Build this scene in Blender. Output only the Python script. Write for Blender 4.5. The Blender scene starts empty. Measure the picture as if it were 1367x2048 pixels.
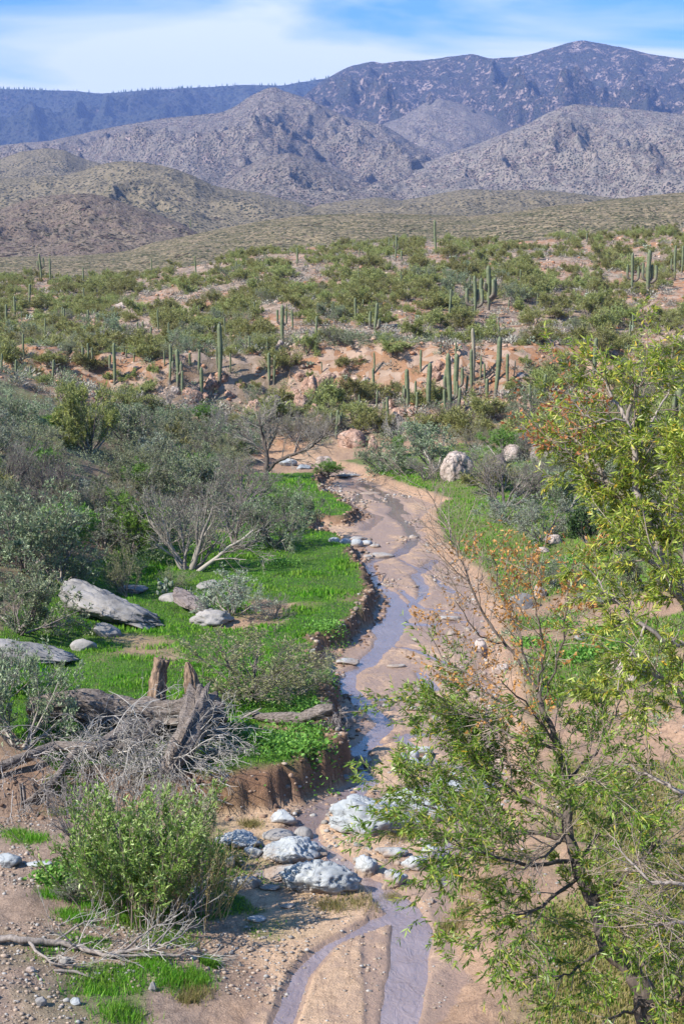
import bpy, bmesh, math, random
import numpy as np
from math import radians, sin, cos, pi
from mathutils import Vector

# ------------------------------------------------------------------ camera, sky, sun, exposure
SC = bpy.context.scene
COL = SC.collection
H = 9.0                       # the camera stands 9 m above the wash (road bridge)
F = 2844.4                    # focal length in photo pixels
TH = math.atan((1024 - 640) / F)
cam_d = bpy.data.cameras.new("camera")
cam_d.sensor_fit = 'VERTICAL'; cam_d.sensor_height = 36; cam_d.sensor_width = 24
cam_d.lens = 36 * F / 2048
cam_d.clip_start = 0.5; cam_d.clip_end = 30000
cam = bpy.data.objects.new("camera", cam_d); COL.objects.link(cam)
cam.location = (0, 0, H); cam.rotation_euler = (pi / 2 - TH, 0, 0)
SC.camera = cam

SUN_AZ = radians(-118)        # compass angle of the sun measured from +Y towards +X: left and a little behind
SUN_EL = radians(40)
world = bpy.data.worlds.new("World"); SC.world = world; world.use_nodes = True
nt = world.node_tree; nt.nodes.clear()
def N(t, typ, **kw):
    n = t.nodes.new(typ)
    for k, v in kw.items(): setattr(n, k, v)
    return n
wo = N(nt, 'ShaderNodeOutputWorld'); bg = N(nt, 'ShaderNodeBackground'); bg.inputs[1].default_value = 0.108
sky = N(nt, 'ShaderNodeTexSky', sky_type='NISHITA'); sky.sun_disc = False
sky.sun_elevation = SUN_EL; sky.sun_rotation = SUN_AZ; sky.altitude = 600
sky.air_density = 1.0; sky.dust_density = 0.6; sky.ozone_density = 2.2
tc = N(nt, 'ShaderNodeTexCoord')
sep = N(nt, 'ShaderNodeSeparateXYZ'); nt.links.new(tc.outputs['Generated'], sep.inputs[0])
# a thin high cloud sheet: streaks stretched sideways, thicker towards the horizon
def wmath(op, a, b=None, clamp=False):
    m = N(nt, 'ShaderNodeMath', operation=op); m.use_clamp = clamp
    for i, v in enumerate((a, b)):
        if v is None: continue
        if isinstance(v, (int, float)): m.inputs[i].default_value = v
        else: nt.links.new(v, m.inputs[i])
    return m.outputs[0]
mp = N(nt, 'ShaderNodeMapping'); mp.inputs['Scale'].default_value = (3.0, 3.0, 17.0)
mp.inputs['Rotation'].default_value = (0, radians(-5), 0); mp.inputs['Location'].default_value = (0.75, 0, 0.35)
nt.links.new(tc.outputs['Generated'], mp.inputs[0])
cn = N(nt, 'ShaderNodeTexNoise'); cn.inputs['Scale'].default_value = 1.0; cn.inputs['Detail'].default_value = 6
cn.inputs['Roughness'].default_value = 0.5; cn.inputs['Distortion'].default_value = 0.5
nt.links.new(mp.outputs[0], cn.inputs[0])
hz = wmath('MULTIPLY', wmath('SUBTRACT', 0.206, sep.outputs[2]), 20.0)     # more cloud lower down
cl = wmath('ADD', wmath('MULTIPLY', wmath('SUBTRACT', cn.outputs[0], 0.47), 7.0), hz)
lft = wmath('MULTIPLY', wmath('ADD', sep.outputs[0], -0.04), -0.7)
cl = wmath('MULTIPLY', wmath('ADD', wmath('ADD', cl, lft), 0.12), 0.95, True)
mx = N(nt, 'ShaderNodeMix', data_type='RGBA')
mx.inputs[7].default_value = (5.4, 5.95, 6.3, 1)
tintn = N(nt, 'ShaderNodeMix', data_type='RGBA', blend_type='MULTIPLY'); tintn.inputs[0].default_value = 1
tintn.inputs[7].default_value = (0.44, 0.86, 1.12, 1)
nt.links.new(sky.outputs[0], tintn.inputs[6])
nt.links.new(cl, mx.inputs[0]); nt.links.new(tintn.outputs[2], mx.inputs[6])
nt.links.new(mx.outputs[2], bg.inputs[0]); nt.links.new(bg.outputs[0], wo.inputs[0])

sun_d = bpy.data.lights.new("sun", 'SUN'); sun_d.energy = 5.0; sun_d.angle = radians(0.5); sun_d.color = (1.0, 0.94, 0.86)
sun = bpy.data.objects.new("sun", sun_d); COL.objects.link(sun)
sv = Vector((sin(SUN_AZ) * cos(SUN_EL), cos(SUN_AZ) * cos(SUN_EL), sin(SUN_EL)))
sun.rotation_euler = (-sv).to_track_quat('-Z', 'Y').to_euler()
SC.view_settings.view_transform = 'Standard'; SC.view_settings.look = 'None'
SC.view_settings.gamma = 1.0; SC.view_settings.exposure = 0.96
SC.cycles.max_bounces = 5; SC.cycles.diffuse_bounces = 2; SC.cycles.glossy_bounces = 2
SC.cycles.transmission_bounces = 3; SC.cycles.transparent_max_bounces = 8; SC.cycles.volume_bounces = 0
SC.cycles.use_denoising = True

R = np.random.default_rng(7)

# ------------------------------------------------------------------ numbers: rays, noise, mesh assembly
def ray(px, py):
    u = (np.asarray(px, float) - 683.5) / F; v = (1024 - np.asarray(py, float)) / F
    return u, cos(TH) + v * sin(TH), -sin(TH) + v * cos(TH)
def at(px, py, depth):
    """point seen at photo pixel (px,py), depth metres in front of the camera"""
    a, b, c = ray(px, py); t = depth
    return np.array([a * t, b * t, H + c * t])
def on_plane(px, py, z=0.0):
    a, b, c = ray(px, py); t = (z - H) / c
    return np.stack([a * t, b * t], -1)
def to_px(p):
    p = np.asarray(p, float); x, y, z = p[..., 0], p[..., 1], p[..., 2] - H
    dep = y * cos(TH) - z * sin(TH); up = y * sin(TH) + z * cos(TH)
    return 683.5 + F * x / dep, 1024 - F * up / dep, dep

def _hash(ix, iy, iz, seed):
    h = (ix.astype(np.uint32) * np.uint32(374761393)) ^ (iy.astype(np.uint32) * np.uint32(668265263)) ^ \
        (iz.astype(np.uint32) * np.uint32(2147483647)) ^ np.uint32((seed * 1274126177) & 0xffffffff)
    h = (h ^ (h >> np.uint32(13))) * np.uint32(1274126177)
    h = (h ^ (h >> np.uint32(15))) * np.uint32(2246822519)
    return ((h ^ (h >> np.uint32(16))) & np.uint32(0xffffff)).astype(np.float64) / float(0xffffff)
def vnoise(x, y, z=None, seed=0):
    x = np.asarray(x, float); y = np.asarray(y, float)
    flat_ = z is None; z = np.zeros_like(x) if z is None else np.asarray(z, float)
    fx, fy, fz = np.floor(x), np.floor(y), np.floor(z)
    ix, iy, iz = fx.astype(np.int64), fy.astype(np.int64), fz.astype(np.int64)
    tx, ty, tz = x - fx, y - fy, z - fz
    s = lambda t: t * t * t * (t * (t * 6 - 15) + 10)
    tx, ty, tz = s(tx), s(ty), s(tz)
    r = 0
    for dz in ((0,) if flat_ else (0, 1)):
        wz = tz if dz else 1 - tz
        for dy in (0, 1):
            wy = ty if dy else 1 - ty
            for dx in (0, 1):
                wx = tx if dx else 1 - tx
                r = r + _hash(ix + dx, iy + dy, iz + dz, seed) * wx * wy * wz
    return r * 2 - 1
def fbm(x, y, z=None, o=4, seed=0, gain=0.5):
    a, s, t = 1.0, 0.0, 0.0
    x = np.asarray(x, float); y = np.asarray(y, float); z = None if z is None else np.asarray(z, float)
    for i in range(o):
        s = s + a * vnoise(x, y, z, seed + i * 17); t += a
        c, d = 0.8, 0.6
        x, y = (c * x - d * y) * 2.03 + 5.3, (d * x + c * y) * 2.03 - 3.1
        if z is not None: z = z * 2.03 + 1.7
        a *= gain
    return s / t
def ridged(x, y, o=4, seed=0, gain=0.5):
    a, s, t = 1.0, 0.0, 0.0
    for i in range(o):
        n = 1 - np.abs(vnoise(x, y, None, seed + i * 31)) * 1.6
        s = s + a * n; t += a
        x, y = (0.8 * x - 0.6 * y) * 2.1 + 3.3, (0.6 * x + 0.8 * y) * 2.1 - 7.1
        a *= gain
    return s / t
def sstep(a, b, x):
    t = np.clip((np.asarray(x, float) - a) / (b - a), 0, 1); return t * t * (3 - 2 * t)

class MB:
    """collects vertex and face arrays and links them as ONE mesh object"""
    def __init__(s): s.v = []; s.q = []; s.t = []; s.n = 0; s.uv = None
    def add(s, v, quads=None, tris=None):
        v = np.asarray(v, np.float32).reshape(-1, 3)
        if quads is not None and len(quads): s.q.append(np.asarray(quads, np.int64).reshape(-1, 4) + s.n)
        if tris is not None and len(tris): s.t.append(np.asarray(tris, np.int64).reshape(-1, 3) + s.n)
        s.v.append(v); s.n += len(v); return s
    def mesh(s, name, m=None, smooth=False):
        me = bpy.data.meshes.new(name)
        v = np.concatenate(s.v) if s.v else np.zeros((0, 3), np.float32)
        q = np.concatenate(s.q) if s.q else np.zeros((0, 4), np.int64)
        t = np.concatenate(s.t) if s.t else np.zeros((0, 3), np.int64)
        me.vertices.add(len(v)); me.vertices.foreach_set('co', v.ravel())
        li = np.concatenate([q.ravel(), t.ravel()]).astype(np.int32)
        me.loops.add(len(li)); me.loops.foreach_set('vertex_index', li)
        me.polygons.add(len(q) + len(t))
        st = np.concatenate([np.arange(len(q)) * 4, len(q) * 4 + np.arange(len(t)) * 3]).astype(np.int32)
        me.polygons.foreach_set('loop_start', st)
        me.update(calc_edges=True)
        if smooth: me.polygons.foreach_set('use_smooth', np.ones(len(st), bool))
        if m: me.materials.append(m)
        return me
    def build(s, name, m=None, parent=None, smooth=False):
        return link(name, s.mesh(name, m, smooth), parent)
def link(name, data, parent=None, loc=None):
    o = bpy.data.objects.new(name, data); COL.objects.link(o)
    if parent is not None: o.parent = parent
    if loc is not None: o.location = loc
    return o
def tag(o, label=None, cat=None, group=None, kind=None):
    if label: o['label'] = label
    if cat: o['category'] = cat
    if group: o['group'] = group
    if kind: o['kind'] = kind
    return o

# ------------------------------------------------------------------ materials
def ramp(nt_, fac, stops, interp='LINEAR'):
    r = N(nt_, 'ShaderNodeValToRGB'); r.color_ramp.interpolation = interp
    e = r.color_ramp.elements
    while len(e) < len(stops): e.new(0.5)
    for i, (p, c) in enumerate(stops):
        e[i].position = p; e[i].color = (*c, 1) if len(c) == 3 else c
    nt_.links.new(fac, r.inputs[0]); return r.outputs[0]
def newmat(name):
    m = bpy.data.materials.new(name); m.use_nodes = True; t = m.node_tree; t.nodes.clear()
    o = N(t, 'ShaderNodeOutputMaterial'); p = N(t, 'ShaderNodeBsdfPrincipled')
    p.inputs['Roughness'].default_value = 0.85; p.inputs['Specular IOR Level'].default_value = 0.25
    t.links.new(p.outputs[0], o.inputs[0]); return m, t, p, o
def noise(t, scale, detail=4, rough=0.55, vec=None, dist=0.0, out=0):
    n = N(t, 'ShaderNodeTexNoise'); n.inputs['Scale'].default_value = scale; n.inputs['Detail'].default_value = detail
    n.inputs['Roughness'].default_value = rough; n.inputs['Distortion'].default_value = dist
    if vec is not None: t.links.new(vec, n.inputs[0])
    return n.outputs[out]
def objco(t, sc=None):
    c = N(t, 'ShaderNodeTexCoord')
    if sc is None: return c.outputs['Object']
    m = N(t, 'ShaderNodeMapping'); m.inputs['Scale'].default_value = sc; t.links.new(c.outputs['Object'], m.inputs[0]); return m.outputs[0]
def geoco(t, sc=None, rot=None):
    g = N(t, 'ShaderNodeNewGeometry')
    if sc is None and rot is None: return g.outputs['Position']
    m = N(t, 'ShaderNodeMapping')
    if sc: m.inputs['Scale'].default_value = sc
    if rot: m.inputs['Rotation'].default_value = rot
    t.links.new(g.outputs['Position'], m.inputs[0]); return m.outputs[0]
def mixc(t, fac, a, b, blend='MIX'):
    m = N(t, 'ShaderNodeMix', data_type='RGBA', blend_type=blend)
    for i, v in ((0, fac), (6, a), (7, b)):
        if isinstance(v, (int, float)): m.inputs[i].default_value = v
        elif isinstance(v, tuple): m.inputs[i].default_value = (*v, 1)
        else: t.links.new(v, m.inputs[i])
    return m.outputs[2]
def mth(t, op, a, b=None, clamp=False):
    m = N(t, 'ShaderNodeMath', operation=op); m.use_clamp = clamp
    for i, v in enumerate((a, b)):
        if v is None: continue
        if isinstance(v, (int, float)): m.inputs[i].default_value = v
        else: t.links.new(v, m.inputs[i])
    return m.outputs[0]
def bump(t, p, h, dist, strength=1.0):
    b = N(t, 'ShaderNodeBump'); b.inputs['Distance'].default_value = dist; b.inputs['Strength'].default_value = strength
    t.links.new(h, b.inputs['Height']); t.links.new(b.outputs[0], p.inputs['Normal']); return b

def leaf_mat(name, stops, trans=0.3, rough=0.55, spec=0.3, patch=None, vary=True):
    m, t, p, o = newmat(name)
    g = N(t, 'ShaderNodeNewGeometry')
    oi = N(t, 'ShaderNodeObjectInfo')
    c = ramp(t, g.outputs['Random Per Island'], stops)
    if patch: c = mixc(t, mth(t, 'MULTIPLY', ramp(t, noise(t, 0.9, 5, 0.7, geoco(t)), [(0.42, (0, 0, 0)), (0.66, (1, 1, 1))]), 0.5), c, patch)
    hs = N(t, 'ShaderNodeHueSaturation')
    if vary: t.links.new(mth(t, 'ADD', mth(t, 'MULTIPLY', oi.outputs['Random'], 0.05), 0.475), hs.inputs['Hue'])
    if vary: t.links.new(mth(t, 'ADD', mth(t, 'MULTIPLY', oi.outputs['Random'], 0.5), 0.75), hs.inputs['Value'])
    t.links.new(c, hs.inputs['Color'])
    p.inputs['Roughness'].default_value = rough; p.inputs['Specular IOR Level'].default_value = spec
    t.links.new(hs.outputs[0], p.inputs['Base Color'])
    tr = N(t, 'ShaderNodeBsdfTranslucent'); t.links.new(hs.outputs[0], tr.inputs[0])
    ms = N(t, 'ShaderNodeMixShader'); ms.inputs[0].default_value = trans
    t.links.new(p.outputs[0], ms.inputs[1]); t.links.new(tr.outputs[0], ms.inputs[2]); t.links.new(ms.outputs[0], o.inputs[0])
    return m
def wood_mat(name, c1, c2, sc=(30, 30, 6), bd=0.01):
    m, t, p, o = newmat(name)
    co = objco(t, sc); n = noise(t, 1.0, 5, 0.6, co)
    t.links.new(ramp(t, n, [(0.3, c1), (0.7, c2)]), p.inputs['Base Color'])
    if bd: bump(t, p, n, bd, 0.8)
    return m
def rock_mat(name, cols, scale=3.0, crack=(0.05, 0.045, 0.04), bd=0.04, speck=None, crk=0.45):
    m, t, p, o = newmat(name)
    co = geoco(t)
    n1 = noise(t, scale, 6, 0.6, co, 0.4); n2 = noise(t, scale * 9, 4, 0.65, co)
    c = ramp(t, n1, cols)
    c = mixc(t, mth(t, 'MULTIPLY', ramp(t, n2, [(0.42, (0, 0, 0)), (0.7, (1, 1, 1))]), 0.22), c, tuple(0.6 * x for x in cols[0][1]))
    v = N(t, 'ShaderNodeTexVoronoi', feature='DISTANCE_TO_EDGE'); v.inputs['Scale'].default_value = scale * 1.2
    wv = N(t, 'ShaderNodeVectorMath', operation='ADD')
    nn = noise(t, scale * 1.3, 3, 0.5, co, 0, 1)
    t.links.new(nn, wv.inputs[0]); t.links.new(co, wv.inputs[1]); t.links.new(wv.outputs[0], v.inputs['Vector'])
    ck = ramp(t, v.outputs['Distance'], [(0.0, (1, 1, 1)), (0.035, (0, 0, 0))])
    c = mixc(t, mth(t, 'MULTIPLY', ck, crk), c, crack)
    if speck: c = mixc(t, ramp(t, noise(t, scale * 2.2, 5, 0.7, co), [(0.56, (0, 0, 0)), (0.64, (1, 1, 1))]), c, speck)
    if 'blue' in name:      # silt line where floods leave mud on the lower part
        sz_ = N(t, 'ShaderNodeSeparateXYZ'); t.links.new(co, sz_.inputs[0])
        c = mixc(t, mth(t, 'MULTIPLY', mth(t, 'SUBTRACT', 0.20, mth(t, 'ADD', sz_.outputs[2], mth(t, 'MULTIPLY', mth(t, 'SUBTRACT', n1, 0.5), 0.5))), 6.0, True), c, (0.30, 0.225, 0.17))
    t.links.new(c, p.inputs['Base Color'])
    h = mth(t, 'SUBTRACT', mth(t, 'ADD', n1, mth(t, 'MULTIPLY', n2, 0.25)), mth(t, 'MULTIPLY', ck, crk))
    bump(t, p, h, bd, 1.0)
    return m

M = {}
M['olive'] = leaf_mat('palo_verde_green', [(0, (0.14, 0.155, 0.04)), (0.5, (0.29, 0.305, 0.09)), (1, (0.44, 0.45, 0.19))], 0.25)
M['olivebig'] = leaf_mat('pale_palo_verde_green', [(0, (0.14, 0.17, 0.04)), (0.5, (0.30, 0.34, 0.09)), (1, (0.48, 0.50, 0.20))], 0.3, vary=False)  # lighter yellow-green leaf colour of the large palo verde
M['greygreen'] = leaf_mat('grey_green_leaf', [(0, (0.12, 0.155, 0.075)), (0.5, (0.22, 0.27, 0.14)), (1, (0.36, 0.40, 0.25))], 0.25)
M['sage'] = leaf_mat('sage_leaf', [(0, (0.18, 0.21, 0.14)), (1, (0.38, 0.42, 0.31))], 0.2)
M['light'] = leaf_mat('light_olive_leaf', [(0, (0.20, 0.23, 0.08)), (0.6, (0.34, 0.37, 0.16)), (1, (0.46, 0.44, 0.25))], 0.3)
M['bright'] = leaf_mat('bright_green_leaf', [(0, (0.08, 0.17, 0.02)), (1, (0.22, 0.36, 0.06))], 0.3)
M['dark'] = leaf_mat('dark_green_leaf', [(0, (0.03, 0.075, 0.02)), (1, (0.09, 0.16, 0.05))], 0.2)
M['willow'] = leaf_mat('willow_leaf', [(0, (0.07, 0.15, 0.012)), (0.45, (0.17, 0.30, 0.03)), (0.8, (0.32, 0.44, 0.08)), (0.97, (0.5, 0.47, 0.08)), (1, (0.65, 0.42, 0.04))], 0.4, 0.4, 0.5, vary=False)
M['willow_gold'] = leaf_mat('yellowing_willow_leaf', [(0, (0.11, 0.19, 0.02)), (0.4, (0.27, 0.37, 0.04)), (0.8, (0.48, 0.54, 0.10)), (0.96, (0.65, 0.58, 0.10)), (1, (0.7, 0.42, 0.04))], 0.4, 0.4, 0.5, vary=False)
M['rust'] = leaf_mat('dried_rust_leaf', [(0, (0.30, 0.10, 0.03)), (1, (0.55, 0.25, 0.10))], 0.3)
M['seep'] = leaf_mat('seep_willow_leaf', [(0, (0.10, 0.19, 0.03)), (0.6, (0.24, 0.38, 0.07)), (1, (0.45, 0.55, 0.20))], 0.3, 0.4, 0.5, vary=False)
M['straw'] = leaf_mat('dry_straw', [(0, (0.30, 0.20, 0.09)), (1, (0.5, 0.40, 0.24))], 0.15)
M['grass'] = leaf_mat('grass_blade', [(0, (0.045, 0.19, 0.01)), (0.6, (0.13, 0.37, 0.02)), (1, (0.27, 0.48, 0.05))], 0.35, patch=(0.26, 0.29, 0.06), vary=False)
M['drygrass'] = leaf_mat('dry_grass_blade', [(0, (0.16, 0.19, 0.04)), (0.6, (0.30, 0.28, 0.09)), (1, (0.45, 0.36, 0.17))], 0.3)
M['bursage'] = leaf_mat('bursage_twigs', [(0, (0.16, 0.15, 0.12)), (0.5, (0.28, 0.26, 0.21)), (1, (0.40, 0.38, 0.32))], 0.1)
M['deadtwig'] = leaf_mat('dead_twig_grey', [(0, (0.15, 0.13, 0.115)), (1, (0.46, 0.42, 0.385))], 0.0, 0.8, 0.2)
M['twig'] = leaf_mat('grey_brown_twig', [(0, (0.13, 0.11, 0.095)), (1, (0.32, 0.28, 0.245))], 0.0, 0.8, 0.2)
M['twigpale'] = leaf_mat('pale_willow_twig', [(0, (0.22, 0.17, 0.13)), (1, (0.42, 0.35, 0.28))], 0.0, 0.8, 0.2)
M['bark'] = wood_mat('dark_bark', (0.05, 0.04, 0.035), (0.15, 0.12, 0.10))
M['barkpale'] = wood_mat('pale_bark', (0.16, 0.13, 0.11), (0.38, 0.33, 0.29))
M['deadwood'] = wood_mat('weathered_dead_wood', (0.05, 0.04, 0.035), (0.30, 0.25, 0.215), (12, 26, 30), 0.05)
M['postwood'] = wood_mat('split_post_wood', (0.07, 0.045, 0.03), (0.40, 0.28, 0.19), (26, 26, 2.5), 0.04)
M['bluerock'] = rock_mat('pale_blue_grey_rock', [(0.3, (0.26, 0.28, 0.29)), (0.5, (0.35, 0.37, 0.375)), (0.7, (0.44, 0.45, 0.445))], 2.0, (0.12, 0.12, 0.12), 0.03, None, 0.22)
M['greyrock'] = rock_mat('grey_slab_rock', [(0.3, (0.15, 0.14, 0.13)), (0.5, (0.26, 0.245, 0.23)), (0.7, (0.38, 0.35, 0.325))], 1.1, (0.04, 0.04, 0.04), 0.06, None, 0.12)
M['tanrock'] = rock_mat('tan_granite_rock', [(0.3, (0.24, 0.18, 0.15)), (0.5, (0.42, 0.34, 0.29)), (0.7, (0.56, 0.47, 0.41))], 1.3, (0.07, 0.05, 0.04), 0.08, (0.12, 0.11, 0.11))
M['pinkrock'] = rock_mat('pink_granite_rock', [(0.3, (0.22, 0.12, 0.08)), (0.5, (0.40, 0.25, 0.18)), (0.7, (0.54, 0.39, 0.31))], 1.4, (0.06, 0.03, 0.02), 0.15)
M['brownrock'] = rock_mat('dark_brown_rock', [(0.3, (0.09, 0.07, 0.065)), (0.5, (0.19, 0.155, 0.14)), (0.7, (0.32, 0.27, 0.25))], 1.5, (0.03, 0.025, 0.02), 0.08)

def pebble_mat():
    m, t, p, o = newmat('mixed_gravel')
    g = N(t, 'ShaderNodeNewGeometry')
    c = ramp(t, g.outputs['Random Per Island'], [(0, (0.16, 0.12, 0.09)), (0.25, (0.30, 0.22, 0.16)), (0.5, (0.24, 0.23, 0.22)), (0.7, (0.45, 0.34, 0.26)), (0.88, (0.40, 0.40, 0.39)), (1, (0.66, 0.62, 0.56))], 'CONSTANT')
    t.links.new(mixc(t, 0.4, c, ramp(t, noise(t, 14, 3, 0.6, geoco(t)), [(0.3, (0.1, 0.08, 0.06)), (0.7, (0.5, 0.42, 0.34))])), p.inputs['Base Color'])
    return m
M['gravel'] = pebble_mat()
def clod_mat():
    m, t, p, o = newmat('bank_earth')
    g = N(t, 'ShaderNodeNewGeometry')
    t.links.new(ramp(t, g.outputs['Random Per Island'], [(0, (0.10, 0.06, 0.04)), (0.6, (0.24, 0.15, 0.10)), (1, (0.34, 0.24, 0.17))]), p.inputs['Base Color']); return m
M['clod'] = clod_mat()
def rubble_mat():
    m, t, p, o = newmat('hillside_rubble')
    g = N(t, 'ShaderNodeNewGeometry')
    c = ramp(t, g.outputs['Random Per Island'], [(0, (0.26, 0.12, 0.06)), (0.4, (0.44, 0.22, 0.12)), (0.7, (0.42, 0.29, 0.21)), (1, (0.55, 0.42, 0.33))])
    t.links.new(c, p.inputs['Base Color']); return m
M['rubble'] = rubble_mat()

def cactus_mat(name, a, b, stripes=True):
    m, t, p, o = newmat(name)
    co = objco(t); sep_ = N(t, 'ShaderNodeSeparateXYZ'); t.links.new(co, sep_.inputs[0])
    n = noise(t, 5, 4, 0.6, objco(t, (1, 1, 2.5)))
    c = ramp(t, n, [(0.3, a), (0.7, b)])
    # brown corky skin near the foot
    foot = mth(t, 'MULTIPLY', mth(t, 'SUBTRACT', 0.22, mth(t, 'ADD', sep_.outputs[2], mth(t, 'MULTIPLY', mth(t, 'SUBTRACT', n, 0.5), 0.5))), 5.0, True)
    c = mixc(t, foot, c, (0.17, 0.14, 0.11))
    t.links.new(c, p.inputs['Base Color']); p.inputs['Roughness'].default_value = 0.7
    return m
M['saguaro'] = cactus_mat('saguaro_skin', (0.085, 0.11, 0.055), (0.20, 0.225, 0.125))
M['saguaro_old'] = cactus_mat('weathered_saguaro_skin', (0.20, 0.18, 0.13), (0.32, 0.29, 0.21))
M['pear'] = leaf_mat('prickly_pear_pad', [(0, (0.15, 0.20, 0.12)), (1, (0.38, 0.42, 0.30))], 0.05)

# ------------------------------------------------------------------ the lie of the land
bed_left = [(400, 2300), (520, 2048), (545, 1950), (470, 1900), (300, 1860), (120, 1800), (-60, 1770), (-200, 1720), (-200, 1650), (60, 1640), (200, 1625), (400, 1640), (520, 1632), (620, 1606), (690, 1572), (712, 1540),
            (693, 1500), (690, 1440), (682, 1400), (652, 1345), (655, 1310), (705, 1290), (742, 1250), (755, 1205), (752, 1165), (728, 1125), (690, 1092), (640, 1075), (640, 1050), (690, 1052),
            (716, 1035), (700, 1012), (655, 995), (640, 975), (655, 952), (600, 942), (560, 930), (500, 918), (380, 905)]
bed_right = [(380, 897), (500, 905), (570, 914), (640, 928), (700, 945), (735, 962), (790, 985), (850, 1003), (880, 1012), (842, 1030), (832, 1060), (848, 1095), (880, 1125), (915, 1160), (945, 1200), (960, 1260), (965, 1330),
             (990, 1400), (985, 1480), (985, 1560), (975, 1640), (930, 1700), (895, 1750), (875, 1800), (872, 1860), (900, 1930), (890, 1990), (850, 2048), (800, 2300)]
# the far end of the wash: bed is about a metre up there
BED = np.array([on_plane(x, y, 0.0) for x, y in bed_left + bed_right])
CY = np.array([8, 14, 20, 26, 30, 38, 47, 55, 63, 72, 80, 95.0])
CX = np.array([0.2, 0.25, 0.3, 1.2, 1.4, 2.0, 2.4, 2.4, 2.4, 2.3, 0.5, -4.0])

def sdf_poly(x, y, P):
    """distance to the polygon edge, negative inside"""
    d = np.full(x.shape, 1e9); ins = np.zeros(x.shape, bool)
    n = len(P)
    for i in range(n):
        ax, ay = P[i]; bx, by = P[(i + 1) % n]
        ex, ey = bx - ax, by - ay; wx, wy = x - ax, y - ay
        t = np.clip((wx * ex + wy * ey) / (ex * ex + ey * ey + 1e-12), 0, 1)
        d = np.minimum(d, (wx - t * ex) ** 2 + (wy - t * ey) ** 2)
        c = ((ay > y) != (by > y)) & (x < (bx - ax) * (y - ay) / ((by - ay) if by != ay else 1e-12) + ax)
        ins ^= c
    d = np.sqrt(d); return np.where(ins, -d, d)
def d_path(x, y, P, W):
    """signed distance to a stream of varying half width"""
    d = np.full(x.shape, 1e9)
    for i in range(len(P) - 1):
        ax, ay = P[i]; bx, by = P[i + 1]; ex, ey = bx - ax, by - ay; wx, wy = x - ax, y - ay
        t = np.clip((wx * ex + wy * ey) / (ex * ex + ey * ey + 1e-12), 0, 1)
        dd = np.sqrt((wx - t * ex) ** 2 + (wy - t * ey) ** 2) - (W[i] + (W[i + 1] - W[i]) * t)
        d = np.minimum(d, dd)
    return d
streams = [  # (x, y, width) in the photo, all on the flat bed
    [(800, 2200, 90), (800, 2048, 80), (812, 1950, 90), (825, 1860, 85), (805, 1820, 70), (770, 1790, 55), (720, 1750, 45), (670, 1715, 45), (625, 1690, 45), (600, 1660, 70), (625, 1625, 70), (690, 1595, 60), (740, 1565, 40), (715, 1540, 34), (710, 1505, 40), (750, 1475, 34), (772, 1450, 26), (745, 1420, 24), (715, 1400, 30), (695, 1375, 24), (700, 1350, 24), (735, 1325, 30), (770, 1290, 34), (775, 1255, 60), (800, 1225, 36), (785, 1190, 22), (745, 1160, 14), (740, 1125, 14), (800, 1105, 26), (830, 1080, 16), (815, 1050, 20), (790, 1030, 20), (800, 1010, 18), (760, 985, 20), (700, 960, 20), (660, 950, 12)],
    [(520, 2200, 60), (560, 2048, 50), (600, 1950, 45), (660, 1890, 38), (740, 1850, 30), (800, 1830, 30)],
    [(780, 1475, 12), (850, 1468, 16), (930, 1460, 14)],
    [(690, 1500, 20), (760, 1490, 16), (800, 1480, 14)],
    [(760, 1245, 20), (860, 1250, 16), (930, 1242, 10)],
    [(800, 1225, 12), (850, 1190, 14), (835, 1150, 16), (870, 1120, 12)],
    [(840, 1345, 14), (870, 1380, 16)],
    [(500, 1740, 45), (560, 1760, 26), (600, 1730, 14)],
    [(890, 1690, 22), (880, 1740, 22), (885, 1770, 10)],
    [(745, 1600, 30), (820, 1580, 24), (900, 1560, 24)],
    [(700, 1010, 10), (760, 1035, 12), (730, 1060, 8)],
    [(700, 970, 8), (760, 1000, 10), (820, 1030, 8)], [(800, 1180, 8), (840, 1215, 12), (920, 1225, 8)], [(770, 1290, 10), (830, 1300, 9), (900, 1330, 8)], [(730, 1400, 10), (800, 1395, 7), (860, 1405, 7)], [(800, 1120, 8), (860, 1150, 9), (905, 1185, 8)], [(800, 1480, 10), (870, 1520, 12), (940, 1540, 10)], [(720, 985, 6), (700, 1030, 8), (740, 1050, 6)],
]
ST = []
for s_ in streams:
    P_ = np.array([on_plane(a, b, 0.0) for a, b, w in s_]); W_ = np.array([w * on_plane(a, b, 0.0)[1] / F / 2 for a, b, w in s_])
    ST.append((P_, W_ * np.where(P_[:, 1] > 26, 1.25, 0.95)))

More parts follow.
